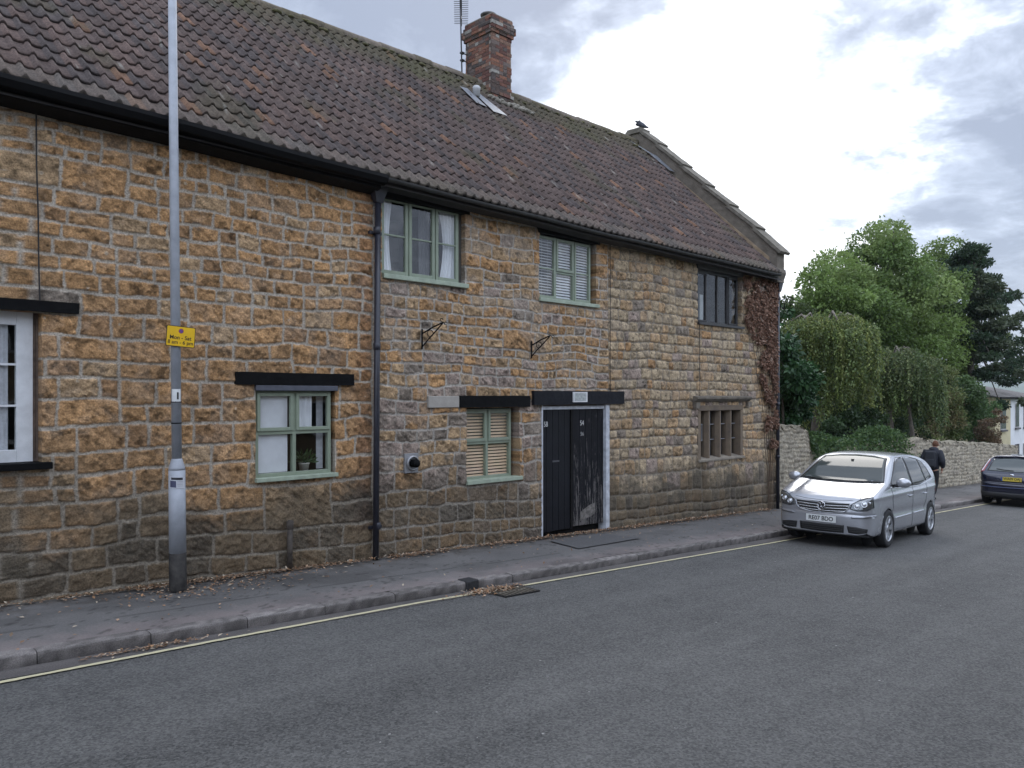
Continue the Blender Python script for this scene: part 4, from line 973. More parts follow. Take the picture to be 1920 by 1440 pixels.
vt = MB().box(7.13, 7.38, YW - .045, YW, 1.055, 1.345).build('flue_plate', pm('galvanised_plate', (.30, .30, .31), .5, .5, .2, 12), house, bev=.006)
Mv = Matrix.Translation((7.27, YW - .046, 1.20)) @ Matrix.Rotation(R_(90), 4, 'X')
MB().lathe([(.115, 0), (.115, .02), (.10, .035), (.085, .03), (.085, 0)], Mv, 24).build('flue_ring', pm('flue_metal', (.35, .35, .36), .4, .7), vt, smooth=True)
MB().lathe([(.06, .0), (.06, .10), (.055, .115), (0, .115)], Mv, 20).build('flue_outlet', M_black, vt, smooth=True)
# wall brackets for hanging baskets
def bracket(x, z0, z1, label):
    m = MB(); yb = YW - .045
    m.box(x - .012, x + .012, yb - .006, yb + .006, z0, z1)
    tip = Vector((x + .20, yb - .26, z1 + .10)); top = Vector((x, yb, z1 - .07)); bot = Vector((x, yb, z0 + .03))
    m.tube([top, top.lerp(tip, .5) + Vector((0, 0, .01)), tip], .011, 6)
    m.tube([bot, bot.lerp(tip, .3) + Vector((-.0, .01, -.0)), bot.lerp(tip, .65), tip], .011, 6)
    cc = top.lerp(tip, .38) + Vector((0, 0, -.06)); dx = Vector((.20, -.26, 0)).normalized()
    m.tube([cc + dx * .045 * math.cos(a) + Vector((0, 0, .05 * math.sin(a))) for a in np.linspace(0, 6.28, 17)], .006, 5, cap=False)
    for s_ in ((-.03, .035), (.035, -.02)):
        q = tip + dx * s_[0] + Vector((0, 0, s_[1])); m.tube([q + dx * .022 * math.cos(a) + Vector((0, 0, .022 * math.sin(a))) for a in np.linspace(0, 5.2, 12)], .006, 5)
    tag(m.build('basket_bracket', M_black), label, 'bracket', 'scrolled iron brackets on the stone wall')
bracket(7.45, 2.90, 3.20, 'scrolled black iron bracket on the wall under the three light window, nearer the black downpipe')
bracket(9.81, 2.84, 3.13, 'scrolled black iron bracket on the wall above the black door lintel')

TX = bpy.data.textures.new('rough', 'CLOUDS'); TX.noise_scale = .22; TX.noise_depth = 3
def roughen(o, st, lv=4):
    for mo in list(o.modifiers): o.modifiers.remove(mo)
    s_ = o.modifiers.new('sub', 'SUBSURF'); s_.subdivision_type = 'SIMPLE'; s_.levels = lv; s_.render_levels = lv
    d_ = o.modifiers.new('disp', 'DISPLACE'); d_.texture = TX; d_.strength = st; d_.mid_level = .5; d_.texture_coords = 'GLOBAL'
def split_edges(o, mx=.35):
    import bmesh
    b_ = bmesh.new(); b_.from_mesh(o.data)
    for _ in range(4):
        ed = [e for e in b_.edges if e.calc_length() > mx]
        if not ed: break
        bmesh.ops.subdivide_edges(b_, edges=ed, cuts=1, use_grid_fill=True)
    b_.to_mesh(o.data); b_.free()
for o in list(house.children_recursive):
    n_ = o.name.split('.')[0]
    if n_ == 'lintel': split_edges(o, .3); roughen(o, .014, 3)
    elif n_ in ('coping', 'parapet', 'hood_mould', 'threshold'): split_edges(o, .5); roughen(o, .03, 2)

# ================================================================== garden wall, garden, plants
gw = empty('garden_wall', (28, 9.6, -1), 'pale rubble garden wall running downhill beyond the house with a hedge hanging over it', 'wall')
xs2 = np.concatenate([np.arange(18.62, 27, .028), np.arange(27, 40.6, .045)]); zs2 = np.arange(-1.75, 1.62, .024)
X, Z = np.meshgrid(xs2, zs2, indexing='ij')
topz = np.interp(xs2, [18.6, 20.2, 20.35, 26.4, 27, 30, 37.6, 41], [1.47, 1.33, .72, .80, .82, .62, .15, -.05]) + (fbm(xs2 * 3.5, xs2 * 0, 3, 3) - .5) * .22
Wx = X + (fbm(X * 5, Z * 5, 101, 3) - .5) * .16; Wz = Z + .038 * X + (fbm(X * 4, Z * 4, 103, 3) - .5) * .12
rc = gen_stones(18.3, 41, -1.2, 2.8, random.Random(31), (.09, .15), (.9, 2.0), (1, 2), (.4, .9))
i_ = stone_lookup(rc, np.clip(Wx, 18.35, 40.9), Wz, 18.3, -1.2, 41, 2.8, .012); s_ = stone_sd(rc, i_, Wx, Wz, .04) - .014 + (fbm(X * 14, Z * 14, 5, 3) - .5) * .02
mort = 1 - sstep(-.008, .012, s_); q1 = np.random.RandomState(2).rand(len(rc))[i_]; q2 = np.random.RandomState(4).rand(len(rc))[i_]
h = (.035 * sstep(-.01, .05, s_) + .02 * (q2 - .5)) * (1 - mort) + (fbm(X * 12, Z * 12, 9, 3) - .5) * .03
C = pick(q1, [np.array((.34, .29, .215)), np.array((.27, .235, .185)), np.array((.41, .355, .27)), np.array((.19, .165, .125))], [3, 2.5, 2, 1.6]) * (.65 + .7 * fbm(X * 9, Z * 9, 11, 4))[..., None]
C = C * (1 - mort[..., None]) + np.array((.36, .32, .25)) * mort[..., None] * (.7 + .5 * fbm(X * 5, Z * 5, 15, 3))[..., None]
Zc = np.minimum(Z, topz[:, None]); YG = 9.52
V = np.stack([X, YG - h, Zc], -1); n_, m_ = X.shape
keep = (Z[:-1, :-1] < topz[:-1, None] + .02) & (Z[:-1, :-1] > g(X[:-1, :-1]) - .15)
M_rub = pv('garden_rubble', .95, .4, 20, .9, 40, .03)
mk('wall_face', V.reshape(-1, 3), gridfaces(n_, m_)[keep.ravel()], M_rub, gw, smooth=True, cols=C.reshape(-1, 3))
tv = []; 
for k, yy in enumerate((YG - .03, YG + .2, YG + .42)): tv.append(np.stack([xs2, np.full_like(xs2, yy), topz + (.02 if k == 1 else -.02) + (fbm(xs2 * 6, xs2 * 0 + k, 5, 2) - .5) * .05], -1))
tv.append(np.stack([xs2, np.full_like(xs2, YG + .42), topz * 0 - 2], -1))
tv = np.stack(tv, 1); mk('wall_top', tv.reshape(-1, 3), gridfaces(len(xs2), 4), M_rub, gw, cols=np.tile(np.array((.28, .25, .19)), (len(xs2) * 4, 1)) * np.random.RandomState(1).uniform(.7, 1.2, (len(xs2) * 4, 1)))
sheet('garden_ground', np.arange(18.7, 75, 1.2), lambda X, T: YG + .4 + 45 * T ** 1.5, 24, .75, pm('garden_soil', (.035, .045, .02), .98, var=.4, vscale=2, col2=(.06, .08, .03)), .3, 40)
sheet('far_verge', np.arange(40.6, 75, 1.0), lambda X, T: 6.6 + 3.6 * T, 6, .12, pm('verge_tarmac', (.10, .10, .10), .9), .02, 4)

def clump_tree(name, base, trunk_pts, trunk_r, clumps, nleaf, ls, cols, label, cat, group=None, mat=None, droop=.3, seed=1, limbs=True, shell=.55, barkcol=(.10, .085, .07)):
    """clumps: list of (cx,cy,cz, rx,ry,rz); leaves spread through shells of the clumps"""
    rn = np.random.RandomState(seed); t = empty(name, base, label, cat, group)
    m = MB()
    if trunk_pts:
        k = len(trunk_pts); m.tube(trunk_pts, [trunk_r * (1 - .6 * i / max(1, k - 1)) for i in range(k)], 10)
        if limbs:
            tp = [Vector(p) for p in trunk_pts]
            for c in clumps[::max(1, len(clumps) // 14)]:
                s = tp[-1].lerp(tp[len(tp) // 2], rn.rand()); e_ = Vector(c[:3]); mid = s.lerp(e_, .5) + Vector((0, 0, .25 * (e_ - s).length * .4))
                m.tube([s, mid, e_], [trunk_r * .38, trunk_r * .22, trunk_r * .06], 6)
        m.build('trunk', pm('bark_' + name, barkcol, .95, var=.4, vscale=8, bump=.8, bscale=25, bdist=.03), t, smooth=True)
    vol = np.array([(c[3] * c[4] * c[5]) ** (2 / 3) for c in clumps]); cnt = np.maximum(8, (nleaf * vol / vol.sum())).astype(int)
    Ps = []; Cs = []; Ds = []
    cols = np.array(cols)
    for c, n in zip(clumps, cnt):
        d = rvec(rn, n); r = (shell + (1 - shell) * rn.rand(n) ** .6); r *= 1 + .22 * rn.randn(n) * (rn.rand(n) < .25)
        Ps.append(np.array(c[:3]) + d * r[:, None] * np.array(c[3:6]))
        k = rn.randint(len(cols)); k2 = rn.randint(0, len(cols), n); base_c = (cols[k][None] * .65 + cols[k2] * .35) * .72
        Cs.append(base_c * (rn.uniform(.75, 1.3, n) * rn.uniform(.8, 1.2))[:, None]); dd = d * .6 + rvec(rn, n) * .8; dd[:, 2] -= droop; Ds.append(dd)
    P = np.concatenate(Ps); D = np.concatenate(Ds); Cc = np.concatenate(Cs)
    leaf_mesh('crown', P, D, rvec(rn, len(P)), ls * rn.uniform(.6, 1.4, len(P)), ls * rn.uniform(.4, .75, len(P)), mat or M_leaf, Cc, t)
    return t
def ball_clumps(rn, c, R, n, r0, r1, zmin=-.6):
    out_ = []
    while len(out_) < n:
        d = rvec(rn, 1)[0]
        if d[2] < zmin: continue
        f = rn.uniform(.45, 1.0) ; r = rn.uniform(r0, r1)
        out_.append((c[0] + d[0] * R[0] * f, c[1] + d[1] * R[1] * f, c[2] + d[2] * R[2] * f, r, r, r * .75))
    return out_
rn = np.random.RandomState(21)
# big broadleaf tree behind
def P_(px, py, Y): return at(px, py, Y)
Yb = 16.5; cl = []
for (px, py, rr_, n) in ((1600, 600, 2.2, 22), (1640, 560, 2.6, 24), (1700, 610, 2.6, 24), (1740, 640, 2.2, 16), (1640, 510, 2.6, 26), (1650, 452, 1.5, 12), (1565, 560, 2.0, 14), (1720, 560, 2.5, 22), (1755, 505, 1.5, 10), (1535, 545, 1.0, 6), (1790, 620, 1.9, 12), (1670, 640, 2.6, 18), (1780, 690, 1.6, 8)):
    cc = P_(px, py, Yb); cl += ball_clumps(rn, cc, (rr_ * .9, rr_ * 1.2, rr_ * 1.0), n, .55, 1.1, -1)
b0 = P_(1700, 800, Yb); b0.z = gz(b0.x) + .6
clump_tree('broadleaf_tree', b0, [b0, b0 + Vector((.1, 0, 3)), P_(1690, 640, Yb), P_(1660, 560, Yb)], .42, cl, 110000, .18, [(.19, .29, .075), (.23, .33, .09), (.14, .225, .060), (.27, .35, .12)], 'tall broad green tree rising behind the garden, highest of the trees', 'tree', droop=.25, seed=3)
# dark spreading tree at right edge
rn = np.random.RandomState(9); Yd = 14.5; cl = []
tb = P_(1822, 800, Yd); tb.z = gz(tb.x) + .5; ttop = P_(1818, 455, Yd); hh = ttop.z - tb.z
for i in range(95):
    f = rn.uniform(.22, .99); z = tb.z + hh * f; reach = 4.6 * (1 - f) ** .8 * rn.uniform(.25, 1.0) + .15; a = rn.uniform(0, 6.28)
    cl.append((ttop.x + math.cos(a) * reach, ttop.y + math.sin(a) * reach, z + reach * .12, rn.uniform(.3, .8), rn.uniform(.3, .8), rn.uniform(.14, .28)))
for px, py in ((1895, 600), (1915, 640), (1880, 560), (1905, 680), (1860, 640), (1870, 690), (1935, 620), (1850, 590), (1800, 620), (1820, 665), (1840, 560), (1805, 580), (1860, 610), (1835, 635), (1885, 665), (1812, 475), (1822, 500), (1838, 530), (1890, 715), (1845, 700)):
    cc = P_(px, py, Yd); cl.append((*cc, .55, .7, .3)); cl.append((cc.x + .5, cc.y - .5, cc.z + .25, .5, .5, .25))
clump_tree('dark_spreading_tree', tb, [tb, tb.lerp(ttop, .5), ttop], .22, cl, 44000, .20, [(.055, .098, .055), (.075, .125, .06), (.045, .08, .045), (.11, .13, .07)], 'dark blue green tree with layered level branches, rightmost of the trees', 'tree', droop=.1, seed=5, shell=.2)
# weeping trees
def weeping(base, top, R, zlow, nstr, ls, cols, label, seed, px_trunk=None, tr=.2, lean=(0, 0)):
    rn = np.random.RandomState(seed); t = empty('weeping_tree', base, label, 'tree')
    m = MB(); base = Vector(base); top = Vector(top)
    m.tube([base, base.lerp(top, .35) + Vector((.08, 0, 0)), base.lerp(top, .62) + Vector((-.1, .05, 0)), top - Vector((0, 0, .35))], [tr, tr * .85, tr * .7, tr * .35], 12)
    for k in range(9):
        a = k * .7 + rn.rand() * .4; r = R * rn.uniform(.5, .85); p0 = base.lerp(top, rn.uniform(.6, .85))
        m.tube([p0, p0.lerp(Vector((top.x + math.cos(a) * r * .5, top.y + math.sin(a) * r * .5, top.z + .05)), .7), Vector((top.x + math.cos(a) * r * .6, top.y + math.sin(a) * r * .6, top.z - .02)), Vector((top.x + math.cos(a) * r, top.y + math.sin(a) * r, top.z - .35))], [tr * .4, tr * .25, tr * .18, .015], 6)
    m.build('trunk', pm('grey_bark', (.12, .10, .085), .95, var=.5, vscale=7, bump=.9, bscale=18, bdist=.04, col2=(.22, .19, .16)), t, smooth=True)
    Ps = []; Ds = []; Cs = []; cols = np.array(cols)
    for s in range(nstr):
        a = rn.uniform(0, 6.283); r = R * math.sqrt(rn.uniform(.03, 1)) * (1 + .12 * math.sin(a * 3 + seed)); z0 = top.z - .12 * R * (r / R) ** 2.5 * 3.2 + rn.uniform(-.2, .08)
        L = rn.uniform(.35, 1) ** 1.0 * (z0 - zlow) * (.45 + .55 * (.5 + .5 * math.sin(a * 2.3 + seed * 1.7 + r * 2))); n = int(L / (ls * .36)) + 3
        v = np.linspace(0, 1, n); sway = rn.normal(0, .08, 2)
        x = top.x + lean[0] * v + math.cos(a) * (r + .12 * R * np.sin(v * 1.5) * .6) + sway[0] * v + rn.normal(0, .03, n); y = top.y + math.sin(a) * (r + .1 * v) + sway[1] * v + rn.normal(0, .03, n)
        Ps.append(np.stack([x, y, z0 - v * L], -1)); d = rvec(rn, n) * .75; d[:, 2] -= .8; Ds.append(d)
        k = cols[rn.randint(len(cols))]; Cs.append(k[None] * rn.uniform(.55, 1.25, (n, 1)) * rn.uniform(.65, 1.1) * .88)
    P = np.concatenate(Ps); D = np.concatenate(Ds); n = len(P)
    leaf_mesh('crown', P, D, rvec(rn, n), ls * rn.uniform(.6, 1.3, n), ls * rn.uniform(.35, .6, n), M_leaf, np.concatenate(Cs), t)
    return t
Yw_ = 12.2; tp = P_(1548, 588, Yw_); bs = P_(1524, 818, Yw_); bs.z = gz(bs.x) + .5
weeping(bs, tp, 1.85, P_(1550, 815, Yw_).z, 1100, .115, [(.25, .31, .09), (.19, .26, .08), (.31, .35, .11), (.14, .20, .07)], 'yellow green weeping tree with a thick grey trunk behind the garden wall', 2, tr=.24)
Yw2 = 13.0; tp = P_(1668, 650, Yw2); bs = P_(1668, 818, Yw2); bs.z = gz(bs.x) + .5
weeping(bs, tp, 2.0, P_(1640, 815, Yw2).z, 640, .13, [(.13, .18, .065), (.17, .22, .085), (.10, .15, .055), (.20, .23, .09)], 'olive green weeping tree to the right of the yellow green one', 7, tr=.16)
Yw3 = 12.2; tp = P_(1705, 692, Yw3); bs = P_(1712, 818, Yw3); bs.z = gz(bs.x) + .5
weeping(bs, tp, 1.25, P_(1700, 790, Yw3).z, 330, .12, [(.24, .32, .11), (.29, .36, .13), (.18, .26, .09)], 'small light green weeping tree in front of the dark shrubs', 11, tr=.1)
# laurel at the house corner
rn = np.random.RandomState(14)
def shrub(name, pts, Y, ls, n, cols, label, cat='shrub', mat=None, group=None, r0=.25, r1=.5, seed=1, droop=.3):
    rn = np.random.RandomState(seed); cl = []
    for (px, py, r) in pts:
        c = P_(px, py, Y); cl += ball_clumps(rn, c, (r, r, r), max(3, int(r * 9)), r * r0 * 1.6, r * r1 * 1.5, -1)
    b_ = P_(pts[0][0], 820, Y); b_.z = gz(b_.x) + .7
    top = P_(pts[0][0], pts[0][1], Y)
    return clump_tree(name, b_, [b_, b_.lerp(top, .5), top], .05, cl, n, ls, cols, label, cat, group, mat, droop, seed, limbs=False, shell=.5)
shrub('laurel_bush', [(1468, 640, .45), (1480, 680, .6), (1488, 730, .65), (1470, 760, .6), (1495, 770, .45), (1462, 600, .35), (1466, 700, .6)], 10.6, .15, 9000, [(.05, .12, .045), (.07, .16, .055), (.035, .085, .035)], 'glossy dark green laurel bush against the corner of the house', 'bush', M_leafg, seed=3, droop=.6)
shrub('leafy_bush', [(1478, 600, .6), (1492, 585, .4), (1465, 585, .5)], 14, .12, 2600, [(.09, .13, .04), (.07, .10, .035)], 'small olive bush top showing behind the glossy laurel', 'bush', seed=4)
shrub('garden_shrub', [(1590, 770, .9), (1615, 745, .9), (1560, 800, .7), (1640, 790, .8), (1575, 740, .6)], 14.2, .12, 9000, [(.04, .075, .032), (.06, .105, .042), (.028, .052, .025)], 'very dark green shrub under the yellow green weeping tree', 'shrub', seed=5)
shrub('garden_shrub', [(1700, 780, 1.0), (1670, 800, .8), (1725, 755, .9), (1715, 805, .7)], 13.6, .12, 9000, [(.04, .08, .035), (.06, .105, .045), (.085, .13, .05)], 'dark green shrub below the small light green weeping tree', 'shrub', seed=6)
shrub('garden_shrub', [(1765, 760, .9), (1770, 725, .7), (1775, 795, .8), (1750, 815, .6), (1790, 745, .5)], 12.6, .12, 8500, [(.22, .27, .09), (.17, .23, .08), (.28, .22, .11), (.14, .20, .075)], 'mixed olive and russet shrub overhanging the rubble wall', 'shrub', seed=7)
shrub('garden_shrub', [(1825, 775, .9), (1815, 740, .8), (1840, 805, .7), (1805, 810, .6), (1850, 770, .6)], 12.2, .13, 9500, [(.12, .20, .07), (.15, .24, .085), (.085, .15, .055)], 'fresh green shrub at the far end of the rubble wall', 'shrub', seed=8)
shrub('russet_shrub', [(1855, 810, .5), (1868, 785, .4), (1862, 830, .35), (1845, 790, .3)], 11.0, .10, 2400, [(.20, .11, .07), (.15, .10, .06), (.24, .17, .10)], 'reddish brown straggling shrub beside the cream house', 'shrub', seed=9)
# dark depth behind the shrubs: more evergreen growth
shrub('evergreen_shrub', [(1530, 790, .8), (1545, 760, .7), (1510, 800, .6), (1520, 750, .5)], 13.5, .12, 6000, [(.022, .042, .018), (.03, .055, .02)], 'dark evergreen shrub left of the thick grey trunk', 'shrub', seed=10)
shrub('evergreen_shrub', [(1640, 720, 1.5), (1700, 720, 1.4), (1600, 720, 1.2), (1760, 730, 1.4)], 19, .2, 9000, [(.018, .036, .016), (.026, .046, .02)], 'broad dark evergreen filling the back of the garden', 'shrub', seed=12)
shrub('evergreen_shrub', [(1575, 800, .55), (1610, 795, .6), (1640, 805, .5), (1545, 805, .5), (1600, 770, .4)], 11.2, .11, 7000, [(.05, .09, .035), (.07, .12, .045), (.035, .065, .028)], 'dense green shrub directly behind the low hedge', 'shrub', seed=22)
# hedge hanging over the low part of the wall
rn = np.random.RandomState(16); n = 12000
hx = rn.uniform(20.4, 27.0, n); hy = YG + .18 + rn.normal(0, .22, n); hz = .82 + .16 * np.sin(hx * 1.3) + rn.uniform(-.35, .28, n) - (hy < YG - .02) * .15 + .0
D = rvec(rn, n); D[:, 2] -= .2; hedge = empty('hedge', (23.7, 9.8, .4), 'low green hedge spilling over the rubble wall behind the silver car', 'hedge')
leaf_mesh('crown', np.stack([hx, hy, hz], -1), D, rvec(rn, n), .10 * rn.uniform(.6, 1.3, n), .06 * rn.uniform(.6, 1.3, n), M_leaf, np.array([(.07, .125, .04), (.10, .16, .05), (.05, .095, .035)])[rn.randint(0, 3, n)] * rn.uniform(.7, 1.3, (n, 1)), hedge)
m = MB()
for i in range(14): xx = 20.6 + i * .47; m.tube([(xx, YG + .3, .2), (xx + .05, YG + .25, .6), (xx + .15, YG + .1, .95)], [.02, .015, .006], 5)
m.build('stems', pm('hedge_stem', (.08, .06, .04), .9), hedge)
# dried creeper on the house corner
rn = np.random.RandomState(17); n = 15000; u = rn.rand(n); v = rn.rand(n)
cz = 5.02 - 4.05 * v ** 1.05; xl = np.interp(cz, [.95, 2.0, 3.0, 3.6, 4.2, 5.1], [18.12, 17.85, 17.60, 17.25, 16.98, 16.93]) + (fbm(cz * 3, cz * 0, 3, 3) - .5) * .5
cx_ = xl + (18.44 - xl) * u; kp = fbm(cx_ * 5, cz * 5, 8, 4) > np.interp(cz, [1, 2.5, 4], [.56, .47, .40]); kp &= (cx_ < 18.46); cx_ = cx_[kp]; cz = cz[kp]; n = len(cz)
cy_ = YW - .055 - rn.uniform(0, .05, n); D = rvec(rn, n) * .6; D[:, 2] -= .8; D[:, 1] -= .3
cc = np.array([(.22, .125, .085), (.30, .185, .13), (.15, .085, .06), (.42, .31, .24)])[rn.choice(4, n, p=[.4, .3, .2, .1])] * rn.uniform(.6, 1.3, (n, 1))
cre = empty('dried_creeper', (18, YW, -.4), 'dead brown creeper clinging to the right corner of the house', 'creeper')
leaf_mesh('leaves', np.stack([cx_, cy_, cz], -1), D, rvec(rn, n), .085 * rn.uniform(.5, 1.3, n), .05 * rn.uniform(.5, 1.3, n), pv('dry_leaf', .85, .2, 5, 0, transl=.15), cc, cre)
m = MB()
for k in range(6):
    x0 = 18.30 - .05 * k; p = [(x0 + .0, YW - .05, gz(18) + .1)]
    for i in range(1, 9): f = i / 8; p.append((x0 - (k * .16) * f ** 2 + .04 * math.sin(i * 2 + k), YW - .05, gz(18) + .1 + (5.2 * f) * (1 - .04 * k)))
    m.tube(p, [.008] * 4 + [.006] * 5, 5)
m.build('stems', pm('vine_stem', (.11, .075, .05), .9), cre)

# ================================================================== fallen leaves
rn = np.random.RandomState(33)
def litter(xf, yf, n):
    x = xf(n); y = yf(n, x); return x, y
xa_ = rn.uniform(-.5, 18, 7500); xa_ = xa_[(fbm(xa_ * 1.1, xa_ * 0, 6, 3) > .36) | (rn.rand(len(xa_)) < .35)]; ya_ = YW - .07 - rn.exponential(.06, len(xa_))
xb_ = rn.normal(3.9, .6, 260); yb_ = 9.2 - np.abs(rn.normal(0, .28, 260))
xc_ = rn.normal(2.75, .28, 170); yc_ = kerbY(xc_) - .10 + rn.normal(0, .03, 170)
xd_ = rn.normal(6.85, .22, 520); yd_ = kerbY(xd_) - .20 + rn.normal(0, .07, 520)
xe_ = rn.uniform(-1, 20, 260); ye_ = rn.uniform(7.7, 9.4, 260); xf_ = rn.uniform(0, 14, 50); yf_ = rn.uniform(3.5, 7.3, 50)
x = np.concatenate([xa_, xb_, xc_, xd_, xe_]); y = np.concatenate([ya_, yb_, yc_, yd_, ye_]); onp = y > kerbY(x) + .01
z = g(x) + np.where(onp, PH, 0) + .016 + rn.uniform(0, .022, len(x)) * (y > 9.3)
D = rvec(rn, len(x)); D[:, 2] = np.abs(D[:, 2]) * .25; side = rvec(rn, len(x)) * .25; side[:, 2] += 1
cc = np.array([(.30, .17, .09), (.38, .25, .16), (.17, .10, .06), (.48, .40, .30), (.24, .17, .115)])[rn.choice(5, len(x), p=[.3, .25, .2, .15, .1])] * rn.uniform(.55, 1.2, (len(x), 1))
lt_ = leaf_mesh('fallen_leaves', np.stack([x, y, z], -1), D, side, rn.uniform(.022, .065, len(x)), rn.uniform(.014, .034, len(x)), pv('dead_leaf', .85, .2, 5, 0), cc)
tag(lt_, 'dry brown leaves gathered along the foot of the house wall and the kerb', 'leaves', kind='stuff')
# bits of chewing gum and pale grit on the road and pavement
x = rn.uniform(.5, 22, 120); y = rn.uniform(2.5, 9.3, 120); onp = y > kerbY(x) + .16; ok = (y < kerbY(x) - .3) | onp; x, y, onp = x[ok], y[ok], onp[ok]
m = MB()
for a, b_, c in zip(x, y, onp):
    r = rn.uniform(.004, .012); zz_ = gz(a) + (PH if c else 0) + .014; th_ = rn.rand() * 6
    m.quad(*[(a + r * math.cos(th_ + k * 1.26) * rn.uniform(.7, 1.6), b_ + r * math.sin(th_ + k * 1.26), zz_) for k in range(5)])
tag(m.build('grit', pm('pale_grit', (.30, .29, .28), .9)), 'scattered pale grit and gum spots on road and pavement', 'grit', kind='stuff')

# ================================================================== lamp post
M_galv = pm('galvanised_steel', (.30, .32, .35), .62, .1, .16, 7, .15, 40, col2=(.40, .42, .46))
LX, LY = 3.66, 9.13; lz = gz(LX) + PH
lamp = empty('street_lamp', (LX, LY, lz), 'tall grey galvanised lamp post standing on the pavement against the stone wall', 'lamp post')
def lp(z): return Vector((LX - .0136 * (z - lz), LY - .010 * (z - lz), z))
m = MB(); zs_ = [lz - .05, .43, 1.33, 1.36, 1.48, 1.50]; m.tube([lp(z) for z in (.425, 1.36)], [.092, .090], 28); m.tube([lp(z) for z in (1.36, 1.39, 1.47, 1.49)], [.090, .086, .062, .054], 28)
m.build('base_column', M_galv, lamp, smooth=True)
MB().tube([lp(lz - .03), lp(lz + .04), lp(.425)], [.0925, .095, .0928], 28).build('painted_foot', pm('scuffed_black_foot', (.012, .012, .013), .8, var=.5, vscale=9, bump=.5, bscale=25, spec=.2, col2=(.06, .055, .05)), lamp, smooth=True)
MB().tube([lp(1.48), lp(4.5), lp(8.2)], [.054, .050, .042], 24).build('pole', M_galv, lamp, smooth=True)
m = MB()
for zz_ in (1.885, 2.125): m.tube([lp(zz_), lp(zz_ + .012)], [.0565, .0565], 24)
m.build('strap', M_black, lamp, smooth=True)
m = MB(); m.tube([lp(8.15), lp(8.3) + Vector((0, -.15, .05)), lp(8.35) + Vector((0, -.9, .1))], .03, 12); m.build('arm', M_galv, lamp, smooth=True)
m = MB(); m.ell(tuple(lp(8.38) + Vector((0, -1.15, .1))), (.12, .34, .07), 20, 10); m.build('lantern', M_galv, lamp, smooth=True)
# inspection door outline, number label, sticker
def wrap(name, z0, z1, a0, a1, r, mat, parent, n=12, tilt=0):
    V = []
    for i in range(n + 1):
        a = a0 + (a1 - a0) * i / n
        for z in (z0, z1): q = lp(z); V.append((q.x + r * math.cos(a), q.y + r * math.sin(a), z + tilt * i / n))
    return mk(name, V, gridfaces(n + 1, 2), mat, parent, smooth=True)
va = math.atan2(-LY, -LX)      # direction to camera
nl = wrap('number_label', 2.13, 2.275, va - .95, va + .95, .0562, pm('label_white', (.66, .67, .66), .5), lamp)
Mt = Matrix.Translation(lp(2.2) + Vector((math.cos(va + .3), math.sin(va + .3), 0)) * .0575) @ Matrix.Rotation(va + .3 + R_(90), 4, 'Z') @ Matrix.Rotation(R_(90), 4, 'X')
text('numeral_one', '1', .105, Mt, pm('print_black', (.015, .015, .015), .6), nl, bold=.004)
wrap('door_seam', .50, 1.30, va + 1.22, va + 1.26, .0928, M_black, lamp)
stk = wrap('torn_sticker', 1.165, 1.295, va - .95, va + 1.0, .0935, pm('sticker_paper', (.55, .56, .60), .6, var=.1), lamp, tilt=-.012)
wrap('sticker_header', 1.258, 1.285, va - .7, va + .7, .0942, pm('sticker_black', (.03, .03, .035), .6), stk, tilt=-.008)
wrap('sticker_photo', 1.175, 1.25, va - .85, va - .1, .0942, pm('sticker_dark', (.06, .065, .12), .6), stk, tilt=-.006)
for k in range(4): wrap('sticker_line', 1.185 + k * .017, 1.190 + k * .017, va + .02, va + .75, .0942, pm('sticker_grey', (.30, .31, .34), .6), stk, tilt=-.004)
# parking sign
sg = empty('parking_sign', lp(2.87), 'yellow no waiting plate reading Mon to Sat fixed to the lamp post', 'sign')
Ms = Matrix.Translation(lp(2.865) + Vector((.03, -.066, 0))) @ Matrix.Rotation(R_(4), 4, 'Y') @ Matrix.Rotation(R_(-5), 4, 'Z')
def rrect(w, h_, r, n=5):
    p = []
    for cx, cy, a0 in ((w - r, h_ - r, 0), (-w + r, h_ - r, 90), (-w + r, -h_ + r, 180), (w - r, -h_ + r, 270)):
        for k in range(n + 1): a = R_(a0 + 90 * k / n); p.append((cx + r * math.cos(a), cy + r * math.sin(a)))
    return p
M_sy = pm('sign_yellow', (.74, .45, .012), .4, var=.05); M_sb = pm('sign_black', (.015, .015, .015), .4)
MB().prism(rrect(.158, .116, .014), -.0045, .0, Ms).build('plate', M_sb, sg); MB().prism(rrect(.151, .109, .011), -.0060, -.0045, Ms).build('face', M_sy, sg)
MT = Ms @ Matrix.Translation((0, -.0065, 0)) @ Matrix.Rotation(R_(90), 4, 'X')
text('lettering', 'Mon - Sat', .062, MT @ Matrix.Translation((0, -.012, 0)), M_sb, sg, .0006, .235, .0010); text('lettering', '8 am - 6 pm', .058, MT @ Matrix.Translation((0, -.072, 0)), M_sb, sg, .0006, .275, .0008)
MB().prism([(.027 * math.cos(a), .027 * math.sin(a) + .062) for a in np.linspace(0, 6.283, 25)[:-1]], -.0068, -.006, Ms).build('roundel_rim', pm('sign_red', (.35, .04, .06), .4), sg)
MB().prism([(.020 * math.cos(a), .020 * math.sin(a) + .062) for a in np.linspace(0, 6.283, 25)[:-1]], -.0074, -.0068, Ms).build('roundel', pm('sign_blue', (.07, .07, .30), .4), sg)
MB().prism([(-.016, .048), (-.012, .044), (.016, .076), (.012, .080)], -.0078, -.0074, Ms).build('roundel_bar', bpy.data.materials['sign_red'], sg)
MB().box(-.06, .06, .0, .012, -.02, .02, Ms).build('clip', M_galv, sg)

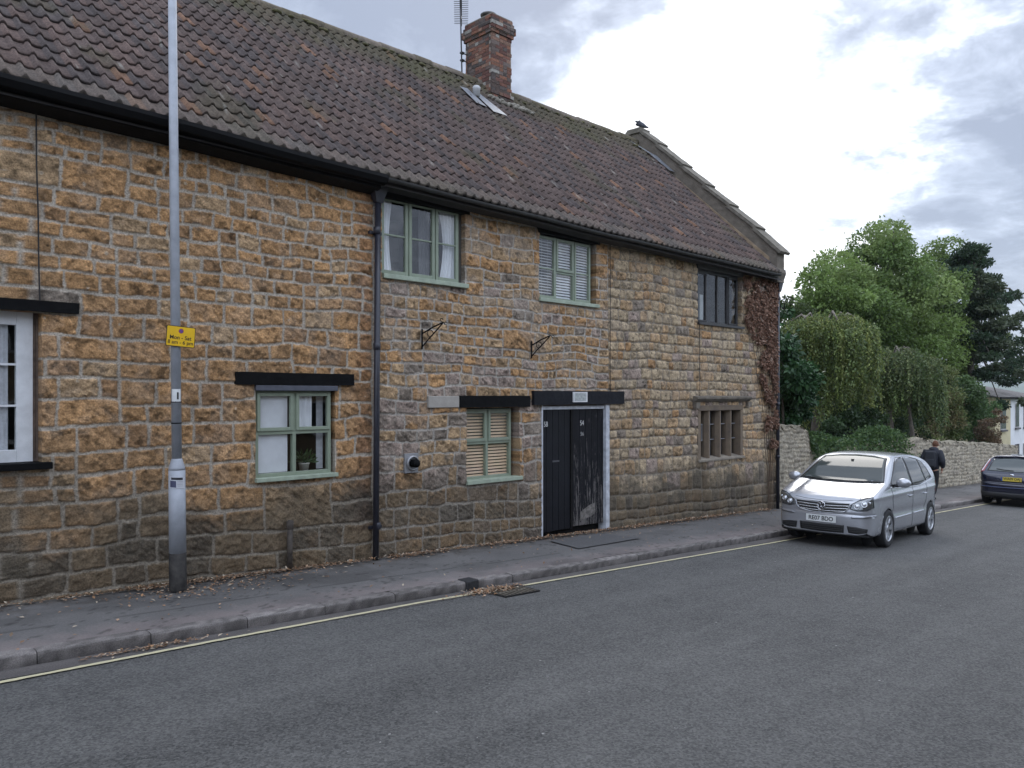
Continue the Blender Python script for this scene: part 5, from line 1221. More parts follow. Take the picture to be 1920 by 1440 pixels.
# ================================================================== houses down the hill, houses opposite
M_slate = pm('slate_roof', (.13, .12, .115), .85, var=.35, vscale=3, bump=.7, bscale=9, bdist=.05)
def far_house(x0, x1, y0, zb, ze, zr, wallmat, label, wins, doors, hip=0.0, pipe=None):
    h_ = empty('terrace_house', ((x0 + x1) / 2, y0 + 3, zb), label, 'house')
    m = MB(); m.box(x0, x1, y0, y0 + 7, zb, ze); m.build('wall', wallmat, h_)
    ym = y0 + 3.5; m = MB()
    m.quad((x0 - .1, y0 - .3, ze - .05), (x1 + .1, y0 - .3, ze - .05), (x1 + .1 - hip, ym, zr), (x0 - .1, ym, zr)); m.quad((x0 - .1, y0 + 7.3, ze - .05), (x0 - .1, ym, zr), (x1 + .1 - hip, ym, zr), (x1 + .1, y0 + 7.3, ze - .05))
    m.quad((x0 - .1, y0 - .3, ze - .05), (x0 - .1, ym, zr), (x0 - .1, y0 + 7.3, ze - .05)); m.quad((x1 + .1, y0 - .3, ze - .05), (x1 + .1, y0 + 7.3, ze - .05), (x1 + .1 - hip, ym, zr))
    m.build('roof', M_slate, h_)
    MB().box(x0 - .1, x1 + .1, y0 - .4, y0 - .28, ze - .14, ze - .03).build('gutter', M_black, h_)
    for (a, b_, c, d) in wins:
        w_ = MB().box(a, b_, y0 - .03, y0 + .05, c, d).build('window', pm('far_frame', (.35, .34, .33), .6), h_)
        MB().box(a + .08, b_ - .08, y0 - .045, y0 - .031, c + .08, d - .08).build('pane', pm('far_glass', (.03, .035, .04), .1), w_)
        MB().box(a - .08, b_ + .08, y0 - .12, y0 - .031, c - .1, c).build('sill', pm('far_sill', (.10, .09, .09), .8), w_)
    for (a, b_, c, d) in doors: MB().box(a, b_, y0 - .04, y0 + .05, c, d).build('door', pm('far_door', (.05, .04, .045), .6), h_)
    if pipe: MB().tube([(pipe, y0 - .1, ze), (pipe, y0 - .1, zb)], .06, 8).build('downpipe', M_black, h_)
    return h_
hb = -3.4
yh = 13.9
far_house(54.2, 57.6, yh, hb, 2.15, 3.05, pm('cream_render', (.50, .43, .27), .85, var=.1, vscale=1.5), 'cream rendered end house down the hill, left of the white one', [(55.3, 56.5, .1, 1.9)], [(55.2, 56.2, hb, -.9)], pipe=None)
far_house(57.62, 66.5, yh, hb, 2.12, 3.0, pm('white_render', (.66, .66, .67), .8, var=.08, vscale=1.5), 'white rendered terrace house down the hill beyond the cream one', [(58.6, 59.5, .15, 1.7), (60.6, 61.5, .15, 1.7), (62.7, 63.6, .15, 1.7), (60.5, 61.7, -2.3, -.9), (64.6, 65.4, .15, 1.7)], [(58.6, 59.5, hb, -.9), (62.7, 63.6, hb, -.9)], hip=3.6, pipe=66.3)
M_opp = pm('opposite_stone', (.22, .17, .11), .95, var=.3, vscale=3, bump=.6, bscale=8)
for k, (x0, x1, hh, lb) in enumerate(((-9, 3.5, 6.4, 'stone house across the road behind the viewer, upper one of two'), (3.6, 17, 6.0, 'stone house across the road behind the viewer, lower one with a chimney'))):
    oh = empty('opposite_house', ((x0 + x1) / 2, -7, 0), lb, 'house'); MB().box(x0, x1, -11, -4.6, -1, hh).build('wall', M_opp, oh)
    m = MB(); m.quad((x0, -4.3, hh - .05), (x0, -7.8, hh + 3.1), (x1, -7.8, hh + 3.1), (x1, -4.3, hh - .05)); m.quad((x0, -11.3, hh - .05), (x1, -11.3, hh - .05), (x1, -7.8, hh + 3.1), (x0, -7.8, hh + 3.1)); m.quad((x0 + .01, -4.6, hh), (x0 + .01, -11, hh), (x0 + .01, -7.8, hh + 3.0)); m.quad((x1 - .01, -4.6, hh), (x1 - .01, -7.8, hh + 3.0), (x1 - .01, -11, hh))
    m.build('roof', M_slate, oh)
    MB().box(x1 - 2.0, x1 - 1.2, -8.2, -7.4, hh, hh + 3.8).build('chimney', M_opp, oh)
    for q in np.arange(x0 + 1.5, x1 - 1.5, 2.8):
        for z0_, z1_ in ((.9, 2.1), (3.3, 4.3)):
            w_ = MB().box(q, q + 1.1, -4.6, -4.52, z0_, z1_).build('window', M_white, oh); MB().box(q + .08, q + 1.02, -4.52, -4.51, z0_ + .08, z1_ - .08).build('pane', pm('opp_glass', (.03, .035, .04), .1), w_)

# ================================================================== pigeon on the gable
pg = MB(); pb = Vector((18.42, 13.55, 9.70)); fx = Vector((-.30, .80, 0)).normalized()
Mp = Matrix.Translation(pb + Vector((0, 0, .13))) @ Matrix.Rotation(math.atan2(fx.y, fx.x), 4, 'Z')
def skin_obj(name, verts, edges, radii, mat, parent=None, sub=2, root=0, label=None, cat=None, M=None):
    me = bpy.data.meshes.new(name); me.from_pydata([tuple(M @ Vector(v)) if M else tuple(v) for v in verts], edges, []); me.materials.append(mat)
    o = bpy.data.objects.new(name, me); COL.objects.link(o)
    s = o.modifiers.new('skin', 'SKIN'); s.use_smooth_shade = True
    for i, r in enumerate(radii):
        rv = me.skin_vertices[0].data[i] if me.skin_vertices else None
        if rv: rv.radius = (r, r) if not isinstance(r, tuple) else r; rv.use_root = (i == root)
    ss = o.modifiers.new('sub', 'SUBSURF'); ss.levels = sub; ss.render_levels = sub
    if parent is not None: o.parent = parent; o.matrix_parent_inverse = wm(parent).inverted()
    return tag(o, label, cat)
def skin_mesh(name, verts, edges, radii, mat, parent=None, sub=2, root=0, M=None, post=None):
    me = bpy.data.meshes.new(name); me.from_pydata([tuple(M @ Vector(v)) if M else tuple(v) for v in verts], edges, [])
    o = bpy.data.objects.new(name, me); COL.objects.link(o); o.modifiers.new('skin', 'SKIN').use_smooth_shade = True
    for i, r in enumerate(radii):
        rv = me.skin_vertices[0].data[i]; rv.radius = (r, r) if not isinstance(r, tuple) else r; rv.use_root = (i == root)
    ss = o.modifiers.new('sub', 'SUBSURF'); ss.levels = sub; ss.render_levels = sub
    bpy.context.view_layer.update(); dg = bpy.context.evaluated_depsgraph_get(); nm = bpy.data.meshes.new_from_object(o.evaluated_get(dg)); bpy.data.objects.remove(o)
    nm.name = name; nm.materials.clear(); nm.materials.append(mat)
    if post: post(nm)
    o = bpy.data.objects.new(name, nm); COL.objects.link(o); nm.polygons.foreach_set('use_smooth', [True] * len(nm.polygons))
    if parent is not None: o.parent = parent; o.matrix_parent_inverse = wm(parent).inverted()
    return o
pgo = skin_mesh('pigeon', [(.155, 0, .13), (.115, 0, .125), (.08, 0, .07), (.03, 0, .02), (-.06, 0, -.02), (-.14, 0, -.065), (-.22, 0, -.10), (.175, 0, .122)], [(0, 1), (1, 2), (2, 3), (3, 4), (4, 5), (5, 6), (0, 7)], [.028, .034, .045, .080, .074, .036, .018, .008], pm('pigeon_grey', (.045, .048, .06), .7, var=.4, vscale=14), None, 2, 3, Mp)
tag(pgo, 'dark pigeon perched on the very top of the gable', 'pigeon')
mlg = MB()
for s_ in (-.025, .025): mlg.tube([Mp @ Vector((.0, s_, -.04)), Mp @ Vector((.01, s_, -.13))], .006, 5); mlg.tube([Mp @ Vector((-.02, s_, -.128)), Mp @ Vector((.04, s_, -.128))], .005, 5)
mlg.build('legs', pm('pigeon_leg', (.25, .08, .07), .7), pgo)

# ================================================================== cars
def smooth_poly(pts, n=6):
    p = np.array(pts, float); k = len(p); out_ = []
    for i in range(k):
        a, b_, c, d = p[(i - 1) % k], p[i], p[(i + 1) % k], p[(i + 2) % k]
        for t in np.arange(n) / n:
            out_.append(.5 * (2 * b_ + (c - a) * t + (2 * a - 5 * b_ + 4 * c - d) * t * t + (3 * b_ - a - 3 * c + d) * t ** 3))
    return np.array(out_)
class SDF2:
    def __init__(s, poly, res=.012, pad=.5):
        s.lo = poly.min(0) - pad; hi = poly.max(0) + pad; s.res = res; n = ((hi - s.lo) / res).astype(int) + 2
        gx, gy = np.meshgrid(s.lo[0] + np.arange(n[0]) * res, s.lo[1] + np.arange(n[1]) * res, indexing='ij'); P = np.stack([gx, gy], -1)
        d = np.full(gx.shape, 1e9); ins = np.zeros(gx.shape, bool)
        for a, b_ in zip(poly, np.roll(poly, -1, 0)):
            e_ = b_ - a; w = P - a; t = np.clip((w @ e_) / (e_ @ e_ + 1e-12), 0, 1); d = np.minimum(d, ((w - t[..., None] * e_) ** 2).sum(-1))
            c = (a[1] > gy) != (b_[1] > gy); xi = (b_[0] - a[0]) * (gy - a[1]) / (b_[1] - a[1] + 1e-12) + a[0]; ins ^= c & (gx < xi)
        s.g = np.where(ins, -1, 1) * np.sqrt(d); s.n = n
    def __call__(s, x, y):
        u = np.clip((x - s.lo[0]) / s.res, 0, s.n[0] - 1.001); v = np.clip((y - s.lo[1]) / s.res, 0, s.n[1] - 1.001)
        i = u.astype(int); j = v.astype(int); fu = u - i; fv = v - j; G = s.g
        return (G[i, j] * (1 - fu) + G[i + 1, j] * fu) * (1 - fv) + (G[i, j + 1] * (1 - fu) + G[i + 1, j + 1] * fu) * fv
class CarBody:
    def __init__(s, side, plan, front, k=.028, extra=None):
        s.S = SDF2(smooth_poly(side)); s.P = SDF2(smooth_poly([(x, y) for x, y in plan] + [(x, -y) for x, y in plan[::-1][1:-1]])); s.F = SDF2(smooth_poly([(y, z) for y, z in front] + [(-y, z) for y, z in front[::-1]][0 if front[-1][0] > .01 else 1:]))
        s.k = k; s.extra = extra
    def f(s, p):
        a = s.S(p[..., 0], p[..., 2]); b_ = s.P(p[..., 0], p[..., 1]); c = s.F(p[..., 1], p[..., 2]); k = s.k; m = np.maximum(np.maximum(a, b_), c)
        r = m + k * np.log(np.exp((a - m) / k) + np.exp((b_ - m) / k) + np.exp((c - m) / k))
        if s.extra: r = r + s.extra(p)
        return r
    def hit(s, o, d, L=3.2, n=30):
        o = np.asarray(o, float); d = np.asarray(d, float); lo = np.zeros(o.shape[:-1]); hi = np.full(o.shape[:-1], L)
        for _ in range(n):
            m = (lo + hi) / 2; i = s.f(o + d * m[..., None]) < 0; lo = np.where(i, m, lo); hi = np.where(i, hi, m)
        return o + d * lo[..., None]
    def norm(s, p, e_=.006):
        g_ = np.stack([s.f(p + np.eye(3)[i] * e_) - s.f(p - np.eye(3)[i] * e_) for i in range(3)], -1); return g_ / (np.linalg.norm(g_, axis=-1)[..., None] + 1e-9)
    def front(s, y, z, sgn=-1):
        y = np.asarray(y, float); o = np.stack([np.full(y.shape, 0.0), y, z + 0 * y], -1); return s.hit(o, np.broadcast_to(np.array([sgn, 0, 0.]), o.shape))
    def side(s, x, z, sgn=-1):
        x = np.asarray(x, float); o = np.stack([x, 0 * x, z + 0 * x], -1); return s.hit(o, np.broadcast_to(np.array([0, sgn, 0.]), o.shape))
    def top(s, x, y):
        x = np.asarray(x, float); o = np.stack([x, y + 0 * x, 0 * x + .55], -1); return s.hit(o, np.broadcast_to(np.array([0, 0, 1.]), o.shape))
def resamp(pl, n):
    pl = np.array(pl, float); d = np.concatenate([[0], np.cumsum(np.linalg.norm(np.diff(pl, axis=0), axis=1))]); t = np.linspace(0, d[-1], n)
    return np.stack([np.interp(t, d, pl[:, i]) for i in range(pl.shape[1])], -1)
def car_shell(B, name, mat, par, M, L, Wd, H_, axles, ra, res=.02):
    """box grid pulled onto the body's implicit surface; wheel arches left open"""
    V = []; F = []; off_ = 0
    lx, ly = L / 2 * 1.02, Wd / 2 * 1.02; z0, z1 = .16, H_ * 1.02
    nx, ny, nz_ = int(2 * lx / res), int(2 * ly / res), int((z1 - z0) / res)
    gx, gy, gz_ = np.linspace(-lx, lx, nx), np.linspace(-ly, ly, ny), np.linspace(z0, z1, nz_)
    def face(A, B_, fn, flip):
        nonlocal off_
        a, b_ = np.meshgrid(A, B_, indexing='ij'); P = fn(a, b_); sp = np.stack([np.clip(P[..., 0] * .86, -lx + .55, lx - .55), P[..., 1] * .35, np.full(a.shape, .58)], -1)
        d = P - sp; d /= np.linalg.norm(d, axis=-1)[..., None]; Q = B.hit(sp, d, 2.5)
        f_ = gridfaces(len(A), len(B_)); f_ = f_[:, ::-1] if flip else f_
        V.append(Q.reshape(-1, 3)); F.append(f_ + off_); off_ += Q.reshape(-1, 3).shape[0]
    face(gx, gz_, lambda a, b_: np.stack([a, np.full(a.shape, -ly), b_], -1), False); face(gx, gz_, lambda a, b_: np.stack([a, np.full(a.shape, ly), b_], -1), True)
    face(gx, gy, lambda a, b_: np.stack([a, b_, np.full(a.shape, z1)], -1), False)
    face(gy, gz_, lambda a, b_: np.stack([np.full(a.shape, -lx), a, b_], -1), True); face(gy, gz_, lambda a, b_: np.stack([np.full(a.shape, lx), a, b_], -1), False)
    V = np.concatenate(V); F = np.concatenate(F); zc_ = .31
    dead = np.zeros(len(V), bool)
    for ax in axles:
        for _ in range(1):
            dx, dz = V[:, 0] - ax, V[:, 2] - zc_; r = np.hypot(dx, dz); sidev = np.abs(V[:, 1]) > .45
            near = sidev & (r > ra - res * 1.0) & (r < ra + res * .5); V[near, 0] = ax + dx[near] / r[near] * ra; V[near, 2] = zc_ + dz[near] / r[near] * ra
            dead |= sidev & (r < ra - res * 1.0)
    Fk = F[~dead[F].any(1)]
    V4 = np.array([tuple(M @ Vector(v)) for v in V])
    o = mk(name, V4, Fk, mat, par, smooth=True)
    # arch lips and dark wells
    lipv = MB(); well = MB()
    for ax in axles:
        for sg_ in (-1, 1):
            aa_ = np.linspace(R_(-18), R_(198), 40); xx = ax + ra * np.cos(aa_); zz_ = zc_ + ra * np.sin(aa_); q = B.side(xx, np.maximum(zz_, .2), sg_)
            pts = [M @ Vector((xx[i], q[i, 1] - sg_ * .012, zz_[i])) for i in range(40)]; lipv.tube(pts, .014, 6)
            n0 = len(well.v)
            for i in range(40):
                for t_ in (q[i, 1] - sg_ * .012, sg_ * .50): well.v.append(tuple(M @ Vector((xx[i], t_, zz_[i]))))
            for i in range(39): well.f.append((n0 + 2 * i, n0 + 2 * i + 1, n0 + 2 * i + 3, n0 + 2 * i + 2))
            well.v += [tuple(M @ Vector((ax + (ra + .01) * math.cos(a), sg_ * .50, zc_ + (ra + .01) * math.sin(a)))) for a in np.linspace(0, 6.283, 25)[:-1]]; n0 = len(well.v) - 24; well.f.append(tuple(range(n0, n0 + 24)))
    lipv.build('wheel_arch_lip', mat, o, smooth=True); well.box(-L / 2 + .28, L / 2 - .25, -.62, .62, .20, .34, M); well.build('underbody', bpy.data.materials['black_paint_matt'], o)
    return o
def patch(B, kind, lower, upper, n, m_, name, mat, par, M, off_=.004, sgn=-1, rim=True):
    lo, up = resamp(lower, n), resamp(upper, n); t = np.linspace(0, 1, m_)[None, :, None]; Q = lo[:, None] * (1 - t) + up[:, None] * t
    if kind == 'front': P = B.front(Q[..., 0], Q[..., 1], sgn)
    elif kind == 'side': P = B.side(Q[..., 0], Q[..., 1], sgn)
    else: P = B.top(Q[..., 0], Q[..., 1])
    Nn = B.norm(P); A = P + Nn * off_; V = [A.reshape(-1, 3)]; F = [gridfaces(n, m_)]
    if rim:
        Bk = P - Nn * .012; V.append(Bk.reshape(-1, 3)); o_ = n * m_
        ring = [i * m_ for i in range(n)] + [(n - 1) * m_ + j for j in range(1, m_)] + [i * m_ + m_ - 1 for i in range(n - 2, -1, -1)] + [j for j in range(m_ - 2, 0, -1)]
        r2 = np.roll(ring, -1); F.append(np.stack([np.array(ring), np.array(ring) + o_, r2 + o_, r2], 1))
    V = np.concatenate(V); V = np.array([tuple(M @ Vector(v)) for v in V])
    o = mk(name, V, np.concatenate(F), mat, par, smooth=True)
    if rim:
        sm = [True] * ((n - 1) * (m_ - 1)) + [False] * (len(o.data.polygons) - (n - 1) * (m_ - 1)); o.data.polygons.foreach_set('use_smooth', sm)
    return o
def surf_line(B, kind, pts, r, name, mat, par, M, sgn=-1, off_=.0, n=24, seg=6):
    q = resamp(pts, n)
    P = B.front(q[:, 0], q[:, 1], sgn) if kind == 'front' else (B.side(q[:, 0], q[:, 1], sgn) if kind == 'side' else B.top(q[:, 0], q[:, 1]))
    P = P + B.norm(P) * off_
    return MB().tube([M @ Vector(p) for p in P], r, seg).build(name, mat, par, smooth=True)
M_tyre = pm('tyre_rubber', (.018, .018, .019), .85, var=.2, vscale=12, bump=.2); M_alloy = pm('alloy_rim', (.50, .51, .53), .28, .85, .06)
M_cdark = pm('car_black_plastic', (.014, .014, .015), .55, var=.1); M_chrome = pm('chrome', (.75, .76, .78), .12, 1, .02)
def carglass(name, col=(.018, .022, .022), ior=1.55, rough=.03):
    m = pm(name, col, rough, var=.1, vscale=1.5); p = m.node_tree.nodes['Principled BSDF']; p.inputs['IOR'].default_value = ior; p.inputs['Specular IOR Level'].default_value = .65; return m
M_cg = carglass('car_glass'); M_ws = carglass('windscreen_glass', (.05, .058, .055), 1.42, .05)
def wheel(par, M, ax, sgn, hub_y, R=.316, w=.205, spokes=7, rimmat=None, steer=0):
    Mw = M @ Matrix.Translation((ax, sgn * hub_y, R)) @ Matrix.Rotation(R_(90) * (1 if sgn < 0 else -1), 4, 'X') @ Matrix.Rotation(steer, 4, 'Y')
    # local z = outward
    t = MB().lathe([(R - .105, -w), (R - .03, -w + .005), (R, -w + .03), (R, -.03), (R - .012, -.008), (R - .045, .0), (R - .10, -.006), (R - .108, -.02)], Mw, 48).build('wheel', M_tyre, par, smooth=True)
    rr_ = R - .102
    m = MB().lathe([(rr_ + .002, -.022), (rr_ + .004, -.006), (rr_ - .008, -.004), (rr_ - .018, -.014), (rr_ - .02, -.10), (rr_ - .02, -.19)], Mw, 48)
    for k in range(spokes):
        a = 2 * math.pi * k / spokes; Ms_ = Mw @ Matrix.Rotation(a, 4, 'Z')
        n0 = len(m.v); prof = [(.03, .034, -.026), (.10, .026, -.022), (rr_ - .012, .040, -.014)]
        for r_, hw, zz_ in prof:
            for (yy, zd) in ((-hw, -.028), (-hw * .75, 0), (hw * .75, 0), (hw, -.028)): m.v.append(tuple(Ms_ @ Vector((r_, yy, zz_ + zd))))
        for i in range(2):
            for j in range(3): m.f.append((n0 + i * 4 + j, n0 + i * 4 + j + 1, n0 + i * 4 + 5 + j, n0 + i * 4 + 4 + j))
    m.lathe([(.065, -.05), (.060, -.022), (.05, -.016), (0, -.014)], Mw, 20); m.build('rim', rimmat or M_alloy, t, smooth=False)
    MB().lathe([(0, -.085), (rr_ - .04, -.085), (rr_ - .04, -.09)], Mw, 24).build('brake_disc', pm('brake_dark', (.03, .028, .027), .7), t)
    return t
# ---------------------------------------------------------------- silver MPV
xC = 16.34; yC = 6.56
carA = empty('parked_car', (xC, yC, gz(xC)), 'silver five door hatchback parked at the kerb facing the camera with plate RE07 BDO', 'car')
MA = Matrix.Translation((xC, yC, gz(xC) + .004)) @ Matrix.Rotation(.038, 4, 'Y') @ Matrix.Rotation(R_(2.6), 4, 'Z') @ Matrix.Diagonal((1.0, 1.05, 1.085, 1))
sideA = [(-2.02, .20), (-2.075, .30), (-2.10, .44), (-2.095, .58), (-2.065, .70), (-2.02, .78), (-1.90, .855), (-1.65, .945), (-1.38, 1.02), (-1.20, 1.075), (-1.02, 1.17), (-.76, 1.315), (-.50, 1.440), (-.28, 1.510), (.0, 1.555), (.36, 1.572), (.80, 1.552), (1.20, 1.500), (1.52, 1.425), (1.70, 1.33), (1.84, 1.18), (1.95, 1.02), (2.03, .88), (2.085, .72), (2.10, .52), (2.08, .34), (2.03, .22), (1.6, .195), (.8, .19), (-.8, .19), (-1.6, .19)]
planA = [(-2.105, 0), (-2.095, .25), (-2.075, .47), (-2.03, .665), (-1.94, .785), (-1.76, .850), (-1.45, .872), (-1.0, .876), (0, .880), (1.0, .878), (1.5, .862), (1.80, .82), (1.96, .74), (2.05, .58), (2.09, .35), (2.105, 0)]
frontA = [(0, .165), (.45, .17), (.74, .185), (.835, .24), (.868, .36), (.882, .52), (.884, .68), (.876, .82), (.862, .93), (.838, 1.02), (.79, 1.16), (.73, 1.32), (.675, 1.44), (.60, 1.515), (.45, 1.558), (.22, 1.578), (0, 1.583)]
def extraA(p):
    x, y, z = p[..., 0], np.abs(p[..., 1]), p[..., 2]
    e_ = .016 * np.exp(-((z - .57) / .07) ** 2) * (x > -1.5) * (x < 1.6)                 # waisted doors
    e_ = e_ - .012 * np.exp(-((z - .885 - .02 * x) / .035) ** 2) * sstep(.6, .8, y)     # shoulder crease
    e_ = e_ + .012 * sstep(-1.95, -1.8, x) * (x < -1.15) * np.exp(-((y - .58) / .07) ** 2) * (z > .8)   # bonnet valleys
    e_ = e_ + .014 * (x < -1.85) * np.exp(-((z - .565) / .014) ** 2)                     # bumper crease
    return e_
BA = CarBody(sideA, planA, frontA, .026, extraA)
def silver_mat():
    m = pm('silver_paint', (.43, .442, .47), .27, .6, .03, 300, coat=.7); return m
M_sil = silver_mat()
bodyA = car_shell(BA, 'body', M_sil, carA, MA, 4.2, 1.76, 1.585, (-1.235, 1.343), .355)
# glass
patch(BA, 'front', [(-.735, 1.085), (-.4, 1.062), (0, 1.055), (.4, 1.062), (.735, 1.085)], [(-.545, 1.455), (-.3, 1.487), (0, 1.497), (.3, 1.487), (.545, 1.455)], 40, 24, 'windscreen', M_ws, carA, MA, .004)
patch(BA, 'front', [(-.76, 1.07), (-.4, 1.045), (0, 1.038), (.4, 1.045), (.76, 1.07)], [(-.575, 1.468), (-.3, 1.500), (0, 1.511), (.3, 1.500), (.575, 1.468)], 40, 24, 'windscreen_seal', M_cdark, bodyA, MA, .0015)
surf_line(BA, 'front', [(-.70, 1.075), (-.2, 1.062), (.1, 1.06)], .009, 'wiper', M_cdark, carA, MA, off_=.012); surf_line(BA, 'front', [(-.05, 1.062), (.35, 1.066), (.68, 1.085)], .009, 'wiper', M_cdark, carA, MA, off_=.014)
MB().box(-.10, .10, -.02, .02, -.03, .03, MA @ Matrix.Translation((-.50, 0, 1.40))).build('mirror_inside', M_cdark, carA)
for sg_ in (-1, 1):
    patch(BA, 'side', [(-1.04, 1.035), (-.75, 1.005), (.10, .995)], [(-.97, 1.10), (-.42, 1.400), (-.18, 1.462), (.10, 1.482)], 26, 12, 'side_window', M_cg, carA, MA, .004, sg_)
    patch(BA, 'side', [(.185, .995), (.60, 1.005), (1.03, 1.03)], [(.185, 1.480), (.55, 1.468), (.92, 1.432)], 20, 12, 'side_window', M_cg, carA, MA, .004, sg_)
    patch(BA, 'side', [(1.09, 1.04), (1.44, 1.11)], [(.99, 1.422), (1.14, 1.385), (1.30, 1.30)], 14, 10, 'side_window', M_cg, carA, MA, .004, sg_)
    patch(BA, 'side', [(-1.10, 1.015), (-.7, .982), (.6, .982), (1.54, 1.090)], [(-1.02, 1.085), (-.46, 1.405), (-.2, 1.486), (.5, 1.495), (.98, 1.450), (1.20, 1.395), (1.40, 1.27)], 60, 14, 'window_seal', M_cdark, bodyA, MA, .0012, sg_)
    surf_line(BA, 'side', [(-1.08, 1.000), (-.7, .972), (.6, .970), (1.64, 1.072)], .008, 'waist_trim', M_chrome, bodyA, MA, sg_, .004, 50)
    for nm, pl in (('door_gap', [(-1.06, 1.0), (-1.02, .78), (-.93, .30)]), ('door_gap', [(.145, .99), (.15, .6), (.14, .27)]), ('door_gap', [(1.06, 1.0), (1.05, .78), (.93, .60), (.90, .52)]), ('door_gap', [(-.93, .285), (.0, .265), (.9, .27)])):
        surf_line(BA, 'side', pl, .0042, nm, M_cdark, bodyA, MA, sg_, .0005, 30)
    surf_line(BA, 'side', [(-.88, .475), (.05, .49)], .016, 'rubbing_strip', M_sil, bodyA, MA, sg_, .004, 20); surf_line(BA, 'side', [(.22, .492), (.86, .505)], .016, 'rubbing_strip', M_sil, bodyA, MA, sg_, .004, 14)
    for hx_ in (-.02, .92):
        q = BA.side(np.array([hx_ - .10, hx_ - .05, hx_, hx_ + .05, hx_ + .10]), np.array([.815, .818, .82, .822, .822]), sg_)
        p_ = [M for M in [MA @ Vector((q[i, 0], q[i, 1] + sg_ * [.002, .022, .026, .022, .002][i], q[i, 2])) for i in range(5)]]
        MB().tube(p_, [.010, .014, .015, .014, .010], 8).build('door_handle', M_sil, carA, smooth=True)
    # mirrors
    mm_ = MB(); c_ = Vector((-.86, sg_ * .985, 1.075)); mm_.ell(tuple(c_), (.085, .125, .082), 20, 14)
    for i, v in enumerate(mm_.v):
        if v[0] > c_.x + .03: mm_.v[i] = (c_.x + .03, v[1], v[2])
        mm_.v[i] = tuple(MA @ Vector(mm_.v[i]))
    mo_ = mm_.build('door_mirror', M_sil, carA, smooth=True); MB().tube([MA @ Vector((-.86, sg_ * .80, 1.015)), MA @ Vector((-.86, sg_ * .92, 1.035))], .028, 8).build('mirror_arm', M_cdark, mo_, smooth=True)
    surf_line(BA, 'front', [(sg_ * .53, 1.02), (sg_ * .60, .86), (sg_ * .62, .815)], .004, 'bonnet_gap', M_cdark, bodyA, MA, off_=.0005)
    # headlights: dark bowl, bright reflectors, clear lens rim
    lo_ = [(sg_ * .475, .655), (sg_ * .60, .632), (sg_ * .735, .648), (sg_ * .815, .70)]; up_ = [(sg_ * .50, .735), (sg_ * .60, .800), (sg_ * .70, .845), (sg_ * .80, .865)]
    hl = patch(BA, 'front', lo_, up_, 24, 12, 'headlight', pm('headlight_bowl', (.16, .17, .18), .12, .7, .3, 40, coat=1), carA, MA, .003)
    surf_line(BA, 'front', lo_ + up_[::-1] + [lo_[0]], .006, 'headlight_rim', M_cdark, hl, MA, off_=.003, n=70)
    for (yy, zz_, r_) in ((.585, .705, .048), (.695, .745, .052), (.765, .775, .022)):
        p_ = BA.front(np.array(sg_ * yy), np.array(zz_)); nn_ = Vector(BA.norm(p_[None])[0]); c_ = MA @ Vector(p_)
        Ml = Matrix.Translation(c_) @ (MA.to_3x3() @ nn_).to_track_quat('Z', 'Y').to_matrix().to_4x4()
        MB().lathe([(r_, .004), (r_, .009), (r_ * .82, .010), (r_ * .78, .005)], Ml, 24).build('lamp_ring', M_chrome, hl, smooth=True)
        MB().lathe([(r_ * .8, .005), (r_ * .6, .018), (r_ * .3, .025), (0, .027)], Ml, 20).build('lamp_lens', pm('lamp_lens_glass', (.60, .62, .65), .05, .6, .1, 30, coat=1), hl, smooth=True)
    # lower side intakes
    il = patch(BA, 'front', [(sg_ * .455, .265), (sg_ * .60, .258), (sg_ * .74, .285)], [(sg_ * .43, .375), (sg_ * .60, .370), (sg_ * .75, .345)], 14, 6, 'side_intake', M_cdark, carA, MA, .004)
    for k in range(2): surf_line(BA, 'front', [(sg_ * .47, .297 + .036 * k), (sg_ * .71, .30 + .03 * k)], .004, 'intake_slat', pm('slat_black', (.03, .03, .03), .5), il, MA, off_=.010)
    surf_line(BA, 'front', [(sg_ * .50, .525), (sg_ * .68, .535), (sg_ * .83, .565)], .010, 'bumper_strip', M_sil, bodyA, MA, off_=.012, n=20)
    surf_line(BA, 'front', [(sg_ * .50, .505), (sg_ * .68, .515), (sg_ * .83, .548)], .004, 'bumper_groove', M_cdark, bodyA, MA, off_=.006, n=20)
surf_line(BA, 'front', [(-.50, .800), (-.3, .775), (0, .765), (.3, .775), (.50, .800)], .004, 'bonnet_gap', M_cdark, bodyA, MA, off_=.0005)
ga = patch(BA, 'front', [(-.40, .610), (-.2, .582), (0, .575), (.2, .582), (.40, .610)], [(-.475, .735), (-.25, .742), (0, .745), (.25, .742), (.475, .735)], 30, 10, 'grille', M_cdark, carA, MA, .004)
for k, (z_, hw) in enumerate(((.742, .475), (.700, .46), (.656, .44), (.612, .405))):
    surf_line(BA, 'front', [(-hw, z_ + .0), (-hw / 2, z_ - .012), (0, z_ - .018), (hw / 2, z_ - .012), (hw, z_)], .008 if k else .006, 'grille_bar', M_chrome if k else M_sil, ga, MA, off_=.012, n=30)
for sg_ in (-1, 1): surf_line(BA, 'front', [(sg_ * .480, .742), (sg_ * .45, .66), (sg_ * .39, .600), (sg_ * .2, .570), (0, .562)], .013, 'grille_surround', M_sil, ga, MA, off_=.006, n=20)
li_ = patch(BA, 'front', [(-.375, .255), (0, .245), (.375, .255)], [(-.385, .385), (0, .375), (.385, .385)], 20, 6, 'lower_intake', M_cdark, carA, MA, .004)
for k in range(3): surf_line(BA, 'front', [(-.36, .285 + .032 * k), (0, .277 + .032 * k), (.36, .285 + .032 * k)], .005, 'intake_slat', pm('slat_black', (.03, .03, .03), .5), li_, MA, off_=.012)
